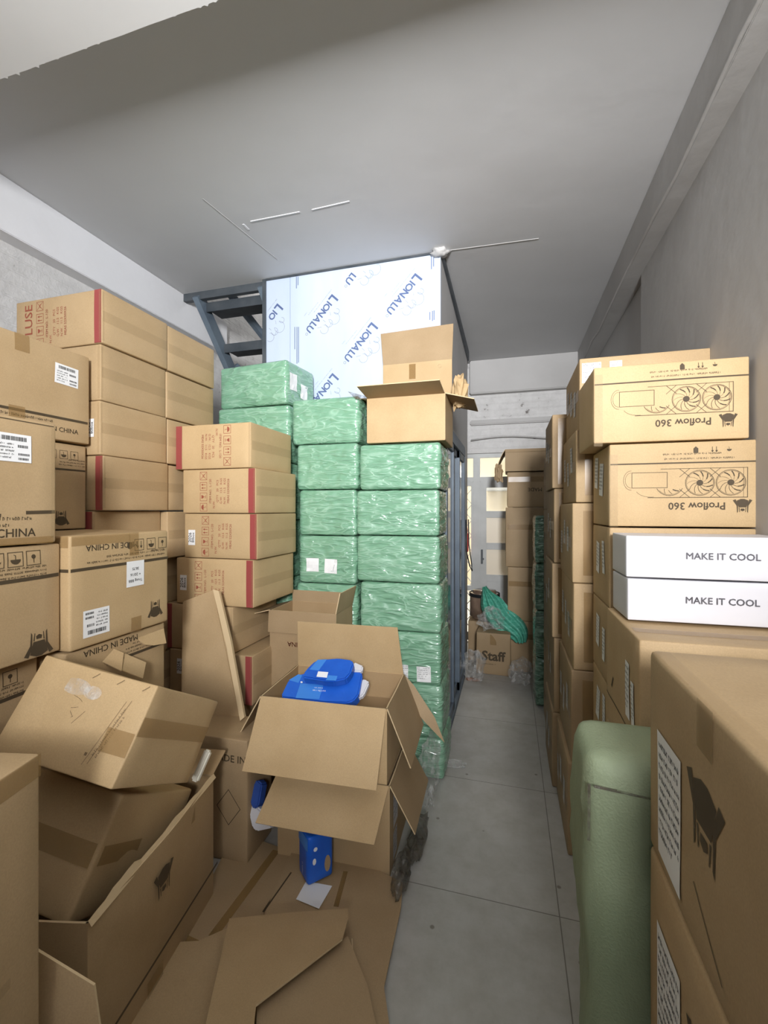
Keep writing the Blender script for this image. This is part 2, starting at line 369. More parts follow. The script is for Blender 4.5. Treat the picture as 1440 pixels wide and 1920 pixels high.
def smalltext(x, y, w, n, lh, seed=0, rot=0, dens=.8):
    """rows of print too small to read: little dashes"""
    rg = random.Random(seed); out = []
    for k in range(n):
        px = -w/2; end = w/2*(1 if k < n-1 else rg.uniform(.1, .8))
        while px < end:
            H_ = lh*.55; word = rg.randint(3, 9)
            for _ in range(word):
                if px > end: break
                c_ = rg.random(); cw = min(.006, H_*.62)
                out += rect(px, -k*lh, cw*.3, H_*(1 if c_ > .45 else .65))
                if c_ > .3: out += rect(px+cw*.35, -k*lh+H_*(.3 if c_ > .6 else -.2), cw*.5, H_*.22)
                if .2 < c_ < .8: out += rect(px+cw*.65, -k*lh-H_*.1, cw*.25, H_*.6)
                px += cw*1.25
            px += .004
    return xf(out, x, y, rot)
def barcode(x, y, w, h, seed=0):
    rg = random.Random(seed); out = []; px = x-w/2
    while px < x+w/2-.002:
        q = rg.uniform(.0008, .0026); out += rect(px+q/2, y, q, h); px += q+rg.uniform(.0008, .002)
    return out
def ship_label(o, face, x, y, w, h, rot=0, seed=0):
    a = rect(0, 0, w, h); b = barcode(0, h*.33, w*.72, h*.15, seed)
    b += barcode(w*.28, -h*.22, w*.33, h*.08, seed+1)+barcode(w*.28, -h*.38, w*.33, h*.08, seed+2)+barcode(w*.25, h*.07, w*.3, h*.1, seed+3)
    b += smalltext(-w*.2, h*.12, w*.42, 5, h*.12, seed)
    l = decal(o, face, [('paper', xf(a, x, y, rot))], 'shipping_label', .0022)
    decal(o, face, [('black', xf(b, x, y, rot))], 'barcode', .0029, parent=l)
def paper(o, face, x, y, w, h, rot=0, m='paper', lines=0, seed=0, name='paper_label'):
    g = [(m, rect(x, y, w, h, rot))]
    if lines: g.append(('grey_print', xf(smalltext(0, h*.4, w*.85, lines, h*.8/lines, seed), x, y, rot)))
    decal(o, face, g, name, .0022)
def ico(kind, t=.0022):
    f = frame(0, 0, .044, .044, t)
    if kind == 'up': return f+line([(-.009, -.013), (-.009, .012)], t*1.3)+line([(.009, -.013), (.009, .012)], t*1.3)+poly([(-.015, .004), (-.003, .004), (-.009, .015)])+poly([(.003, .004), (.015, .004), (.009, .015)])
    if kind == 'rain': return f+poly(arc(0, 0, .015, 0, 180, 10))+line([(0, 0), (0, -.012), (.004, -.014)], t)
    if kind == 'glass': return f+poly([(-.011, .014), (.011, .014), (.006, .001), (.0015, -.001), (-.0015, -.001), (-.006, .001)])+line([(0, 0), (0, -.012)], t)+line([(-.008, -.013), (.008, -.013)], t)
    if kind == 'cross': return f+line([(-.018, -.018), (.018, .018)], t)+line([(-.018, .018), (.018, -.018)], t)+line(arc(0, -.006, .008, 0, 180, 6), t)
    if kind == 'drop': return f+poly(arc(0, -.004, .007, 0, 360, 12)[:-1])+line([(0, 0), (0, .014)], t)
def crest(x, y, sc, rot=0):
    """pointed emblem: helmet-like block between upright blades"""
    s = poly([(-.34, -.34), (-.1, -.45), (.1, -.45), (.34, -.34), (.22, .12), (-.22, .12)])
    s += poly([(-.56, -.36), (-.40, -.43), (-.26, -.10), (-.26, .42), (-.31, .5), (-.34, .0)])+poly([(.40, -.43), (.56, -.36), (.34, .0), (.31, .5), (.26, .42), (.26, -.10)])
    s += poly([(-.22, .15), (-.17, .15), (-.15, .44), (-.18, .44)])+poly([(.17, .15), (.22, .15), (.18, .44), (.15, .44)])
    s += poly([(-.1, .2), (.1, .2), (.12, .32), (0, .38), (-.12, .32)])
    return xf(s, x, y, rot, sc)
def logo_print(o, face, w, h, updown=True, seed=0, crest_xy=None, strap=True, made=True):
    """print of the large emblem cartons, laid out the right way up and turned over when the carton stands on its head"""
    r = 180 if updown else 0; sg = -1 if updown else 1
    g = []
    if strap: g.append(('ink', rect(0, -sg*-h*.0, .001, .001)))
    d = []
    yb = -h/2+.115           # strap line above the bottom of the artwork
    d += rect(0, yb, w*.985, .012)
    for k, kd in enumerate(('drop', 'rain', 'up')): d += xf(ico(kd), -w/2+.055+k*.058, yb-.07)
    d += smalltext(-w/2+.03+.16, yb-.018, .32, 2, .012, seed)
    if made: d += text('MADE IN CHINA', .036, w*.12, yb-.082, bold=.012)
    d += crest(*(crest_xy or (-w/2+.06, h/2-.06)), .085)
    g.append(('ink', xf(d, 0, 0, r)))
    decal(o, face, g[-1:], 'printed_marks')
ORD = ['topmost', 'second from the top', 'third from the top', 'fourth from the top', 'fifth from the top', 'sixth from the top', 'seventh from the top', 'eighth from the top', 'ninth from the top', 'lowest']
SEED = [0]; GRP = [None]
def carton(label, x0, x1, y0, y1, z0, z1, mat='kraft', rz=0, group=None, name='cardboard_carton', cat='box', **kw):
    SEED[0] += 1
    o = rbox(name, x1-x0, y1-y0, z1-z0-.003, mat, seed=SEED[0], **kw)
    o.location = ((x0+x1)/2, (y0+y1)/2, z0+.0015); o.rotation_euler = (0, 0, math.radians(rz))
    return tag(o, label, cat, group or GRP[0])
def posed(label, c, dims, R, mat='kraft', **kw):
    SEED[0] += 1
    o = rbox('cardboard_carton', *dims, mat, seed=SEED[0], **kw)
    R = Matrix(R).to_quaternion().to_matrix(); m = R.to_4x4()
    o.matrix_world = Matrix.Translation(Vector(c)-R @ Vector((0, 0, dims[2]/2))) @ m
    return tag(o, label, 'box')
def slab(bm, P, th, n=None, sub=0):
    """solid sheet from an outline of 3-d points"""
    P = [Vector(p) for p in P]
    if n is None: n = (P[1]-P[0]).cross(P[2]-P[0]).normalized()
    n = Vector(n)
    a = [bm.verts.new(p) for p in P]; b = [bm.verts.new(p-n*th) for p in P]
    fa = bm.faces.new(a); fb = bm.faces.new(b[::-1]); m = len(P)
    for i in range(m): bm.faces.new((a[i], b[i], b[(i+1) % m], a[(i+1) % m])).material_index = 1
def sheet(name, label, pix, P0, n, th=.006, mat='kraft', cat='cardboard', parent=None, kinks=True, grid=True):
    n = Vector(n).normalized()
    bm = bmesh.new(); slab(bm, [onplane(u, v, P0, n) for u, v in pix], th, n)
    bmesh.ops.recalc_face_normals(bm, faces=bm.faces)
    o = frombm(name, bm, [mat, 'edge'], parent)
    if label: tag(o, label, cat)
    return o
def flap(box, side, w, d, h, length, ang, name='flap', mat='inner', skew=0, t=.005, curl=0, lo=0., hi=0.):
    n, a, _ = [Vector(v) for v in FR[side]]
    L = abs(a.dot(Vector((w, d, h)))); H = abs(n.dot(Vector((w, d, h))))/2
    A = math.radians(ang); bm = bmesh.new(); N = 6; rows = []
    p = n*H+Vector((0, 0, h)); aa_ = A
    for k in range(N+1):
        f = k/N; s0, s1 = -L/2+.004+lo*f, L/2-.004-hi*f
        dr = Vector((0, 0, 1))*math.cos(aa_)+n*math.sin(aa_); nr = Vector((0, 0, 1))*math.sin(aa_)-n*math.cos(aa_)
        rows.append([bm.verts.new(p+a*(s0+(s1-s0)*j/4)+nr*q+a*skew*f) for q in (t/2, -t/2) for j in range(5)])
        p = p+dr*length/N; aa_ += curl/N
    for k in range(N):
        r0, r1 = rows[k], rows[k+1]
        for j in range(4):
            bm.faces.new((r0[j], r0[j+1], r1[j+1], r1[j])); bm.faces.new((r0[5+j+1], r0[5+j], r1[5+j], r1[5+j+1]))
        bm.faces.new((r0[0], r1[0], r1[5], r0[5])).material_index = 1; bm.faces.new((r0[4], r0[9], r1[9], r1[4])).material_index = 1
    r1 = rows[-1]
    for j in range(4): bm.faces.new((r1[j], r1[j+1], r1[5+j+1], r1[5+j])).material_index = 1
    bmesh.ops.recalc_face_normals(bm, faces=bm.faces)
    return frombm(name, bm, [mat, 'edge'], box)
def open_box(label, x0, x1, y0, y1, z0, z1, rz=0, mat='kraft', name='open_cardboard_carton', t=.006, sag=0):
    w, d, h = x1-x0, y1-y0, z1-z0; bm = bmesh.new()
    def wall(n_, a_, L, H):
        n, a = Vector(n_), Vector(a_); N = 12; K = 6; out = []
        for q in (0, t):
            g = []
            for i in range(N+1):
                row = []
                for k in range(K+1):
                    s = -L/2+L*i/N; z = .004+(h-.004)*k/K
                    e = (1-(2*s/L)**2)*(k/K)
                    row.append(bm.verts.new(n*(H-q+sag*e+.004*e*noise.noise(Vector((s*5+x0, z*5, H+y0))))+a*s+Vector((0, 0, z))))
                g.append(row)
            out.append(g)
        A, B = out
        for i in range(N):
            for k in range(K):
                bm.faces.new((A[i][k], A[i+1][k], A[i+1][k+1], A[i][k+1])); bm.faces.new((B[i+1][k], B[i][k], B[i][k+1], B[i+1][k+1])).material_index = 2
            bm.faces.new((A[i][K], A[i+1][K], B[i+1][K], B[i][K])).material_index = 1
    for s in ('x+', 'x-', 'y+', 'y-'):
        n, a, _ = FR[s]; L = abs(Vector(a).dot(Vector((w, d, h)))); H = abs(Vector(n).dot(Vector((w, d, h))))/2
        wall(n, a, L, H)
    bx(bm, -w/2+.002, w/2-.002, -d/2+.002, d/2-.002, .001, .006)
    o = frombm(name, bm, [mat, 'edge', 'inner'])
    o.location = ((x0+x1)/2, (y0+y1)/2, z0); o.rotation_euler = (0, 0, math.radians(rz))
    INFO[o] = (w, d, h, .005, 0, 0, 0, 0)
    return tag(o, label, 'box')

# ------------------------------------------------------------------ the room
CH = 3.35
XL, XR, YB = -2.55, .86, 5.4
struct('floor', [(-3, 1.2, -2.2, 9, -.1, 0)], 'floor')
ce = struct('ceiling', [(-2.85, 1.1, -2.2, 3.02, CH, CH+.12), (-1.78, 1.1, 3.02, 5.6, CH, CH+.12)], 'ceil')
# lower strip of ceiling nearest the shop front, with a ragged torn edge
bm = bmesh.new(); pr = []
for k in range(401):
    x = -2.54+k*(3.27/400); pr.append((x, 1.215+.0015*noise.noise(Vector((x*9, 0, 0)))+(.016*max(0, noise.noise(Vector((x*70, 3, 0)))-.25)**.7)))
for (xa, ya), (xb, yb) in zip(pr, pr[1:]):
    v = [bm.verts.new(p) for p in ((xa, -2, 3.225), (xb, -2, 3.225), (xb, yb, 3.225), (xa, ya, 3.225), (xa, -2, CH), (xb, -2, CH), (xb, yb, CH), (xa, ya, CH))]
    for f in ((0, 3, 2, 1), (2, 3, 7, 6)): bm.faces.new([v[i] for i in f])
frombm('trim_1', bm, 'ceil2')['kind'] = 'structure'
struct('wall_left', [(XL-.25, XL-.10, -2.2, 5.6, 0, 5.2)], 'rough')
struct('trim_2', [(XL-.12, XL, -2.2, 3.6, 3.06, CH)], 'wallp', bevel=.004)      # beam along the left wall
struct('wall_right', [(XR, XR+.2, -2.2, 5.6, 0, CH+.1), (XR-.035, XR, -2.2, 3.23, 0, 3.13)], 'wallg')
struct('trim_3', [(.73, XR, -2.2, 5.4, 3.125, CH)], 'wallg', bevel=.003)          # beam along the right wall
# back wall, open where the door stands
DX0, DX1, DZ = -.66, .16, 2.27
struct('wall_back', [(DX0-2.3, DX0, YB, YB+.2, 0, 5.2), (DX1, 1.1, YB, YB+.2, 0, CH), (DX0, DX1, YB, YB+.2, DZ, CH), (DX0, -.2, YB, YB+.2, CH, 5.2)], 'rough')
struct('trim_5', [(-.45, XR, YB-.10, YB, 2.96, CH)], 'wallg', bevel=.01)           # deep beam over the back door
struct('trim_6', [(-.45, XR, YB-.05, YB, 2.60, 2.66)], 'wallg', bevel=.012)
struct('wall_upper', [(-2.85, -.2, 3.0-.15, 5.6, 5.1, 5.2), (-2.85, -.2, 2.85, 3.0, CH+.12, 5.2)], 'wallg')
struct('wall_front', [(-2.85, -.75, -2.2, -2.05, 0, CH), (.70, 1.1, -2.2, -2.05, 0, CH), (-.75, .70, -2.2, -2.05, 2.95, CH), (-.75, .70, -2.2, -2.05, 0, 1.95)], 'steel_dark')

# partition: panels faced with printed protective film, seam between them
PX0, PX1, PY = -1.78, -.45, 3.0
part = struct('wall_partition', [(PX0, xat(544, PY)-.0015, PY, PY+.03, 0, CH), (xat(544, PY)+.0015, PX1, PY, PY+.03, 0, CH)], 'film')
INFO[part] = (0, 0, 0, 0, 0, 0, 0, 0)
def pdecal(groups, name):
    bm = bmesh.new(); mats = []
    for k, (m, sh) in enumerate(groups):
        mats.append(m)
        for v, f in sh:
            # keep what lies on the panel, under the ceiling
            if max(p[1] for p in v) > CH-.013 or min(p[0] for p in v) < PX0+.004 or max(p[0] for p in v) > PX1-.004: continue
            vv = [bm.verts.new((x, PY-.0015-k*.0004, z)) for x, z in v]
            for q in f:
                try: bm.faces.new([vv[i] for i in q]).material_index = k
                except ValueError: pass
    return frombm(name, bm, mats, part)
nav, gre = [], []
def film_logo(u, v, only=None):
    """maker's mark running down to the left, its small line and line-drawn animal beside it"""
    x, z = xat(u, PY), zat(u, v, PY); rot = 180+47
    s = 'LIONALU'; adv = [.022, .062, .098, .150, .205, .252, .292]
    for k, ch in enumerate(s):
        if only and k not in only: continue
        c, sn = math.cos(math.radians(rot)), math.sin(math.radians(rot)); a = adv[k]-.15
        big = .098 if k == 0 else .072
        nav.extend(text(ch, big, x+a*c-(.006 if k == 0 else 0)*sn, z+a*sn, rot, bold=.025))
    def loc(a, b): return (x+a*c-b*sn, z+a*sn+b*c)
    if only is None or 5 in only:
        p = loc(.185, .01); gre.extend(line(arc(*p, .009, n=10), .003))
    st = smalltext(0, 0, .34, 1, .014, int(u)); gre.extend(xf(st, *loc(.0, -.052), rot)); st = smalltext(0, 0, .14, 1, .012, int(u)+3)
    gre.extend(xf(st, *loc(.03, -.075), rot)); gre.extend(xf(smalltext(0, 0, .05, 1, .012, 3), *loc(.09, -.098), rot))
    for (a, b, r) in ((-.03, .11, .042), (.02, .10, .028), (.075, .10, .032), (-.08, .09, .02)):
        q = loc(a, b); gre.extend(line(arc(*q, r, rot-40, rot+230, 14), .0028))
    for a, b, a2, b2 in ((.075, .07, .10, .05), (.03, .07, .03, .045), (-.03, .07, -.045, .05), (.0, .11, .04, .12)): gre.extend(line([loc(a, b), loc(a2, b2)], .0028))
film_logo(757, 550); film_logo(603, 587); film_logo(502, 603, (0, 1, 2, 3)); film_logo(678, 495); film_logo(676, 640); film_logo(604, 734); film_logo(795, 690)
for u, v0, v1 in ((553, 613, 655), (557, 613, 682), (560, 613, 680), (556, 519, 541), (559, 519, 535), (809, 478, 505), (813, 478, 500), (806, 585, 600), (811, 583, 602), (814, 582, 600)):
    x = xat(u, PY); z0, z1 = zat(u, v1, PY), min(zat(u, v0, PY), CH-.015); nav += rect(x, (z0+z1)/2, .005, z1-z0)
pdecal([('navy', nav), ('greyblue', gre)], 'film_print')
struct('wall_enclosure', [(PX1-.03, PX1, PY+.03, 5.0, 2.17, CH), (PX1-.03, PX1, 4.3, 5.0, 0, 2.17), (PX0, PX0+.03, PY+.03, YB, 0, 5.0), (PX0, PX1, 4.97, 5.0, 0, CH)], 'wallg')
bm = bmesh.new()
for y0, y1, h0, h1 in ((PY, 4.99, .025, .10),):
    v = [bm.verts.new(p) for p in ((PX1+.001, y0, CH), (PX1+.001, y1, CH), (PX1+.001, y1, CH-h1), (PX1+.001, y0, CH-h0), (PX1+.02, y0, CH), (PX1+.02, y1, CH), (PX1+.02, y1, CH-h1), (PX1+.02, y0, CH-h0))]
    for f in ((0, 1, 2, 3), (4, 7, 6, 5), (3, 2, 6, 7), (0, 3, 7, 4), (1, 5, 6, 2)): bm.faces.new([v[i] for i in f])
frombm('trim_7', bm, 'steel_dark')['kind'] = 'structure'
struct('trim_8', [(PX0, PX1+.005, PY-.012, PY, CH-.012, CH), (PX0-.03, PX0, PY-.01, PY+.04, 2.4, CH)], 'steel_dark')
# sealant lump at the corner of the partition
bm = bmesh.new(); bmesh.ops.create_icosphere(bm, subdivisions=3, radius=.055)
for v in bm.verts: v.co *= 1+.5*noise.noise(v.co*40); v.co.z *= .5; v.co.x *= 1.1
o = frombm('trim_9', bm, 'wallg', None, True); o.location = (PX1, PY-.01, CH-.012); o['kind'] = 'structure'
# ceiling joints: a light crack and a raised seam
p, q = Vector((0, 0, 0)), None
def ceil_pt(u, v):
    d = (CH-EYE)*830/(955-v); a = aa(u)*d
    return Vector((a*CT-d*ST, d*CT+a*ST, CH-.001))
bm = bmesh.new()
bar(bm, ceil_pt(470, 415), ceil_pt(562, 397), .008, .004); bar(bm, ceil_pt(585, 393), ceil_pt(655, 377), .007, .004); bar(bm, ceil_pt(456, 420), ceil_pt(466, 430), .012, .004)
frombm('trim_10', bm, 'wallp')['kind'] = 'structure'
bm = bmesh.new()
bar(bm, ceil_pt(838, 470), ceil_pt(1010, 447), .006, .004); bar(bm, ceil_pt(380, 372), ceil_pt(520, 486), .003, .003)
frombm('trim_11', bm, 'wallg')['kind'] = 'structure'
# window units along the enclosure
wn = boxes('window_1', [(PX1-.02, PX1+.045, 2.99, 3.03, 0, 2.17), (PX1-.02, PX1+.045, 4.26, 4.3, 0, 2.17), (PX1-.02, PX1+.045, 3.03, 4.26, 2.10, 2.19), (PX1-.02, PX1+.045, 3.03, 4.26, 0, .05)], 'steel', bevel=.003); wn['kind'] = 'structure'
for y0, y1, dx in ((3.03, 3.46, .02), (3.42, 3.86, .0), (3.82, 4.26, .02)):
    f = boxes('window_frame', [(PX1-.01+dx, PX1+.02+dx, y0, y0+.05, .05, 2.1), (PX1-.01+dx, PX1+.02+dx, y1-.05, y1, .05, 2.1), (PX1-.01+dx, PX1+.02+dx, y0, y1, 2.04, 2.1), (PX1-.01+dx, PX1+.02+dx, y0, y1, .05, .12)], 'steel', wn, .002)
    boxes('pane', [(PX1+.003+dx, PX1+.007+dx, y0+.05, y1-.05, .12, 2.04)], simple('dusky_pane', (.12, .15, .18), .08), f)

# steel stairs behind the partition, climbing towards the viewer
st = bpy.data.objects.new('steel_staircase', None); COL.objects.link(st); st.location = (-2.15, 3.0, 0)
tag(st, 'open blue-grey steel staircase rising to the ceiling left of the printed film panels', 'staircase')
def spart(name, fn, mat):
    bm = bmesh.new(); fn(bm); o = frombm(name, bm, mat, st); o.location = (2.15, -3.0, 0); return o
for x in (-2.42, -1.83):
    spart('stringer', lambda bm, x=x: bar(bm, (x, 3.03, 3.33), (x, 4.72, 1.5), .05, .10), 'steel')
for k in range(7):
    y = 3.10+k*.235; z = CH-.085-k*.255
    spart('tread', lambda bm: (bx(bm, -2.42, -1.83, y, y+.24, z, z+.03), bx(bm, -2.42, -1.83, y, y+.012, z-.045, z)), 'steel_dark')
spart('landing', lambda bm: bx(bm, -2.45, -1.8, 4.7, 5.35, 1.44, 1.5), 'steel_dark')
spart('landing_post', lambda bm: (bx(bm, -2.42, -2.37, 4.75, 4.8, 0, 1.44)), 'steel')
spart('diagonal_brace', lambda bm: bar(bm, (-2.36, 3.35, 3.5), (-1.9, 4.6, 2.55), .05, .05), 'steel')
spart('diagonal_brace', lambda bm: bar(bm, (-2.4, 3.5, 2.9), (-1.9, 4.5, 2.3), .04, .06), 'steel')
spart('trim_beam', lambda bm: bx(bm, -2.55, -1.8, 3.02, 3.06, CH-.06, CH+.1), 'steel_dark')

# back door: fixed transom and two glazed leaves
y = YB+.04
dr = boxes('door_1', [(DX0, DX0+.05, y, y+.06, 0, DZ), (DX1-.05, DX1, y, y+.06, 0, DZ), (DX0+.05, DX1-.05, y+.002, y+.058, DZ-.05, DZ), (DX0+.05, -.42, y+.002, y+.058, 1.93, 1.99), (-.34, DX1-.05, y+.002, y+.058, 1.93, 1.99), (-.42, -.34, y-.01, y+.06, 0, DZ-.05)], 'doorp', bevel=.004); dr['kind'] = 'structure'
rows = [.05, .22, .62, 1.02, 1.06]
zs = [(1.58, 1.86), (1.20, 1.50), (.82, 1.12), (.44, .74), (.10, .36)]
lf = []
for x0, x1 in ((-.34, .11),):
    lst = [(x0, x0+.075, y-.012, y+.03, .02, 1.93), (x1-.07, x1, y-.012, y+.03, .02, 1.93)]
    edges = [1.93]+[e for a, b in zs for e in (b, a)]+[.02]
    for k in range(0, len(edges), 2): lst.append((x0+.075, x1-.07, y-.009, y+.028, edges[k+1], edges[k]))
    leaf = boxes('door_leaf', lst, 'doorp', dr, .003)
    for k, (a, b) in enumerate(zs):
        boxes('pane', [(x0+.07, x1-.065, y+.005, y+.01, a-.01, b+.01)], 'glass' if k == 0 else 'glass_frost' if k < 3 else 'doorp', leaf)
leaf = boxes('door_leaf', [(-.61, -.585, y-.012, y+.03, .02, 1.93), (-.445, -.42, y-.012, y+.03, .02, 1.93), (-.585, -.445, y-.01, y+.028, 1.88, 1.93), (-.585, -.445, y-.01, y+.028, .02, .12), (-.585, -.445, y-.01, y+.028, .62, .68)], 'doorp', dr, .003)
bm = bmesh.new()
for k in range(9):
    z = .15+k*.19
    bar(bm, (-.585, y+.02, z), (-.445, y+.02, z+.17), .008, .008); bar(bm, (-.445, y+.02, z), (-.585, y+.02, z+.17), .008, .008)
frombm('security_grille', bm, 'doorp', leaf)
for x0, x1 in ((-.61, -.42), (-.34, .11)): boxes('transom_pane', [(x0, x1, y+.02, y+.025, 1.99, DZ-.05)], 'glass', dr)
boxes('door_handle', [(-.325, -.305, y-.05, y-.012, .95, 1.12), (-.325, -.29, y-.06, y-.045, 1.0, 1.02)], 'steel_dark', dr, .003)
# yard seen through the glass
o = boxes('yard_wall', [(-3, 3, 8.9, 9.0, 0, 5)], 'tan_wall'); o['kind'] = 'structure'; o.name = 'wall_yard'
o = boxes('air_conditioner', [(-.42, -.02, 8.5, 8.88, 1.95, 2.18)], 'doorp', bevel=.01); tag(o, 'pale grey unit on the yard wall seen through the upper pane of the back door', 'air conditioner')
# red cloth hung on the grille and its dark cord
bm = bmesh.new(); bmesh.ops.create_icosphere(bm, subdivisions=4, radius=1)
for v in bm.verts: v.co = Vector((v.co.x*.05, v.co.y*.03, v.co.z*.16))*(1+.35*noise.noise(v.co*3))
o = frombm('red_cloth', bm, 'redrag', None, True); o.location = (-.52, YB-.02, 1.22); tag(o, 'crumpled red cloth hanging on the back door grille', 'cloth')
tube('hanging_cord', [(-.40, 4.3, 1.5), (-.40, 4.33, 1.2), (-.37, 4.36, 1.05), (-.35, 4.40, 1.0), (-.36, 4.46, 1.06), (-.39, 4.5, 1.25), (-.395, 4.5, 1.5)], .006, 'dark')
tag(bpy.data.objects['hanging_cord'], 'dark cord looped down the enclosure frame beside the back door', 'cord')
# cable run along the lower edge of the right-hand beam
tube('beam_cable', [(.728+.004*math.sin(k*2.1), -1.6+k*.3, 3.128+.010*math.sin(k*1.3)+.006*math.sin(k*2.9)) for k in range(23)], .009, 'wallg')
tag(bpy.data.objects['beam_cable'], 'dark thin cable running along the lower edge of the beam at the right wall', 'cable')
# cable sagging along the back wall
tube('wall_cable', [(-.44+k*.12, YB-.06, 2.42+.03*math.sin(k*.5)) for k in range(10)], .009, 'wallg')
tag(bpy.data.objects['wall_cable'], 'painted cable sagging along the rough wall above the back door', 'cable')

# ------------------------------------------------------------------ left: red-striped carton stacks
def red_print(o, w, h, side, seed):
    """handling symbols in a framed row, columns of shipping data, all turned a quarter; stripe of red tape on one edge"""
    q = -1 if side == 'left' else 1; d = []
    xi = -w*.20*q if side != 'left' else w*.20
    for k, kd in enumerate(('rain', 'glass', 'up', 'cross')):
        d += xf(ico(kd), xi, (-h*.36+k*h*.235)*(1 if q > 0 else -1), 90*q, min(1, h*.23/.046))
    cols = ['ITEM NO.  L-120', 'N.W.', "Q'TY   20   PCS", 'G.W.   12.5   KGS', 'N.W.   11.5   KGS', 'MEAS 52X50X26']
    for k, t in enumerate(cols):
        x = xi+q*(.045+k*.023)
        d += text(t, .019, x, 0 if len(t) > 8 else -h*.3*q, 90*q, bold=.006)
    decal(o, 'y-', [('ink_red', d)], 'printed_marks')
    decal(o, 'y-', [('red_tape', rect(q*(w/2-.022), 0, .04, h*.97))], 'red_stripe', .0016)
def hang_tag(o, x, y, rot=90):
    decal(o, 'y-', [('paper', rect(x, y, .045, .085)), ('black', text('2026', .028, x-.010, y, rot, bold=.012)+text('80box', .022, x+.010, y, rot, bold=.012))], 'paper_label', .0022)
GRP[0] = 'red-striped kraft cartons in the highest left stack'
Y1 = 1.62
zb = [zat(190, v, Y1) for v in (540, 643, 750, 853, 958)]; zb += [zb[-1]*k/6 for k in (5, 4, 3, 2, 1, 0)]
G = 'tall stack of red-striped cartons against the left wall'
for k in range(10):
    dx = (0, -.012, -.005, .004, -.045, -.03, -.01, -.03, -.02, -.02)[k]
    lab = ['taped kraft carton with red stripe, highest at the left wall, touching the beam', 'taped kraft carton directly below the highest red-striped one at the left wall',
           'kraft carton with small white tag at its edge, third down in the left wall stack', 'kraft carton with a faded red stripe, fourth down in the left wall stack',
           'kraft carton showing a thin strip above the upside-down carton, fifth down at the left wall'][k] if k < 5 else 'kraft carton in the left wall stack, %s, mostly hidden' % ORD[k]
    o = carton(lab, -2.36+dx, -1.82+dx, Y1, 2.03, zb[k+1], zb[k], 'kraft', rz=(0, .5, -.6, .4, -1, 0, 0, 0, 0, 0)[k])
    w, h = .54, zb[k]-zb[k+1]
    if k in (0, 3, 4): 
        red_print(o, w, h, 'right', k)
        if k == 0: decal(o, 'y-', [('ink_red', text('PLUSE', .070, -.18, .01, 90, bold=.01))], 'printed_marks')
    tape(o, 'x+', 0, 0, .40, .05, m='tape_clear'); tape(o, 'x+', -.2, 0, .012, h*.9, m='tape_clear'); tape(o, 'y-', .262, 0, .014, h*.92, m='tape_clear')
    if k == 2: hang_tag(o, w/2-.055, 0, 90)
GRP[0] = 'plain cartons behind the highest left stack'
for k in range(10):
    o = carton('plain kraft carton behind the highest red-striped stack, %s' % ORD[k], -2.40, -1.825-.005*(k % 2)-(.06 if k > 4 else 0), 2.035, 2.44, zb[k+1], zb[k]-.004, 'kraft')
    tape(o, 'x+', 0, 0, .39, .05, m='tape_clear')
# lower red-striped stack, in front of the green bundles
GRP[0] = 'printed kraft cartons in the middle stack'
Y2 = 2.1
vd = [(330, 470, 790, 'left'), (343, 480, 877, 'right'), (346, 481, 963, 'right'), (331, 475, 1050, 'right'), (320, 438, 1141, 'left'), (318, 472, 1231, 'right')]
zd = [zat(475, t[2], Y2) for t in vd]; zd += [zd[-1]*k/3 for k in (2, 1, 0)]
labd = ['printed kraft carton with the red stripe on its left edge, top of the middle stack', 'printed kraft carton with red stripe but no tag, second in the middle stack',
        'printed kraft carton with a white 2026 tag, third down the middle stack', 'printed kraft carton with a white 2026 tag, just above the leaning cardboard',
        'kraft carton right of the leaning cardboard with a blank taped front', 'kraft carton with a white 2026 tag left of the leaning cardboard, near the tilted box',
        'kraft carton in the middle stack under the lowest tagged one', 'kraft carton standing on the floor under the middle stack']
for k in range(8):
    u0, u1 = (vd[k][0], vd[k][1]) if k < 6 else (318, 458)
    x0, x1 = xat(u0, Y2), xat(u1, Y2); h = zd[k]-zd[k+1]
    if k == 4: x0 -= .03
    o = carton(labd[k], x0, x1, Y2, 2.56, zd[k+1], zd[k], 'kraft3' if k < 4 else 'kraft', rz=(0, -.5, .5, 0, -.8, .6, 0, 0)[k])
    red_print(o, x1-x0, h, vd[k][3] if k < 6 else 'right', k)
    tape(o, 'x+', 0, 0, .44, .05, m='tape_clear'); tape(o, 'y-', (x1-x0)/2-.006, 0, .012, h*.95, m='tape_clear')
    if k in (2, 3): hang_tag(o, -(x1-x0)/2+.05, -.01)
    if k == 5: hang_tag(o, -(x1-x0)/2+.075, .04)

# ------------------------------------------------------------------ left: large emblem cartons
GRP[0] = 'large kraft emblem cartons on the left'
XA = -1.45
za = [zat(107, 795, 1.12), zat(107, 1017, 1.12), zat(107, 1225, 1.12)]; za += [.735, .37, 0]
o = carton('large kraft carton with barcode label and MADE IN CHINA, cut by the left frame edge', -1.95, XA, .60, 1.12, za[1], za[0], 'kraft', rz=-1)
ship_label(o, 'x+', .13, .10, .10, .085, 0, 1)
decal(o, 'x+', [('ink', line([(-.26, -.095), (.02, -.095), (.09, -.105)], .011)+line([(.17, -.097), (.25, -.095)], .011)+text('MADE IN CHINA', .036, .06, -.16, bold=.012)+smalltext(.08, -.115, .2, 2, .02, 4)+line([(-.26, .185), (.25, .185)], .003))], 'printed_marks')
tape(o, 'x+', 0, -.185, .5, .022); tape(o, 'x+', .249, 0, .012, .36, m='tape_clear')
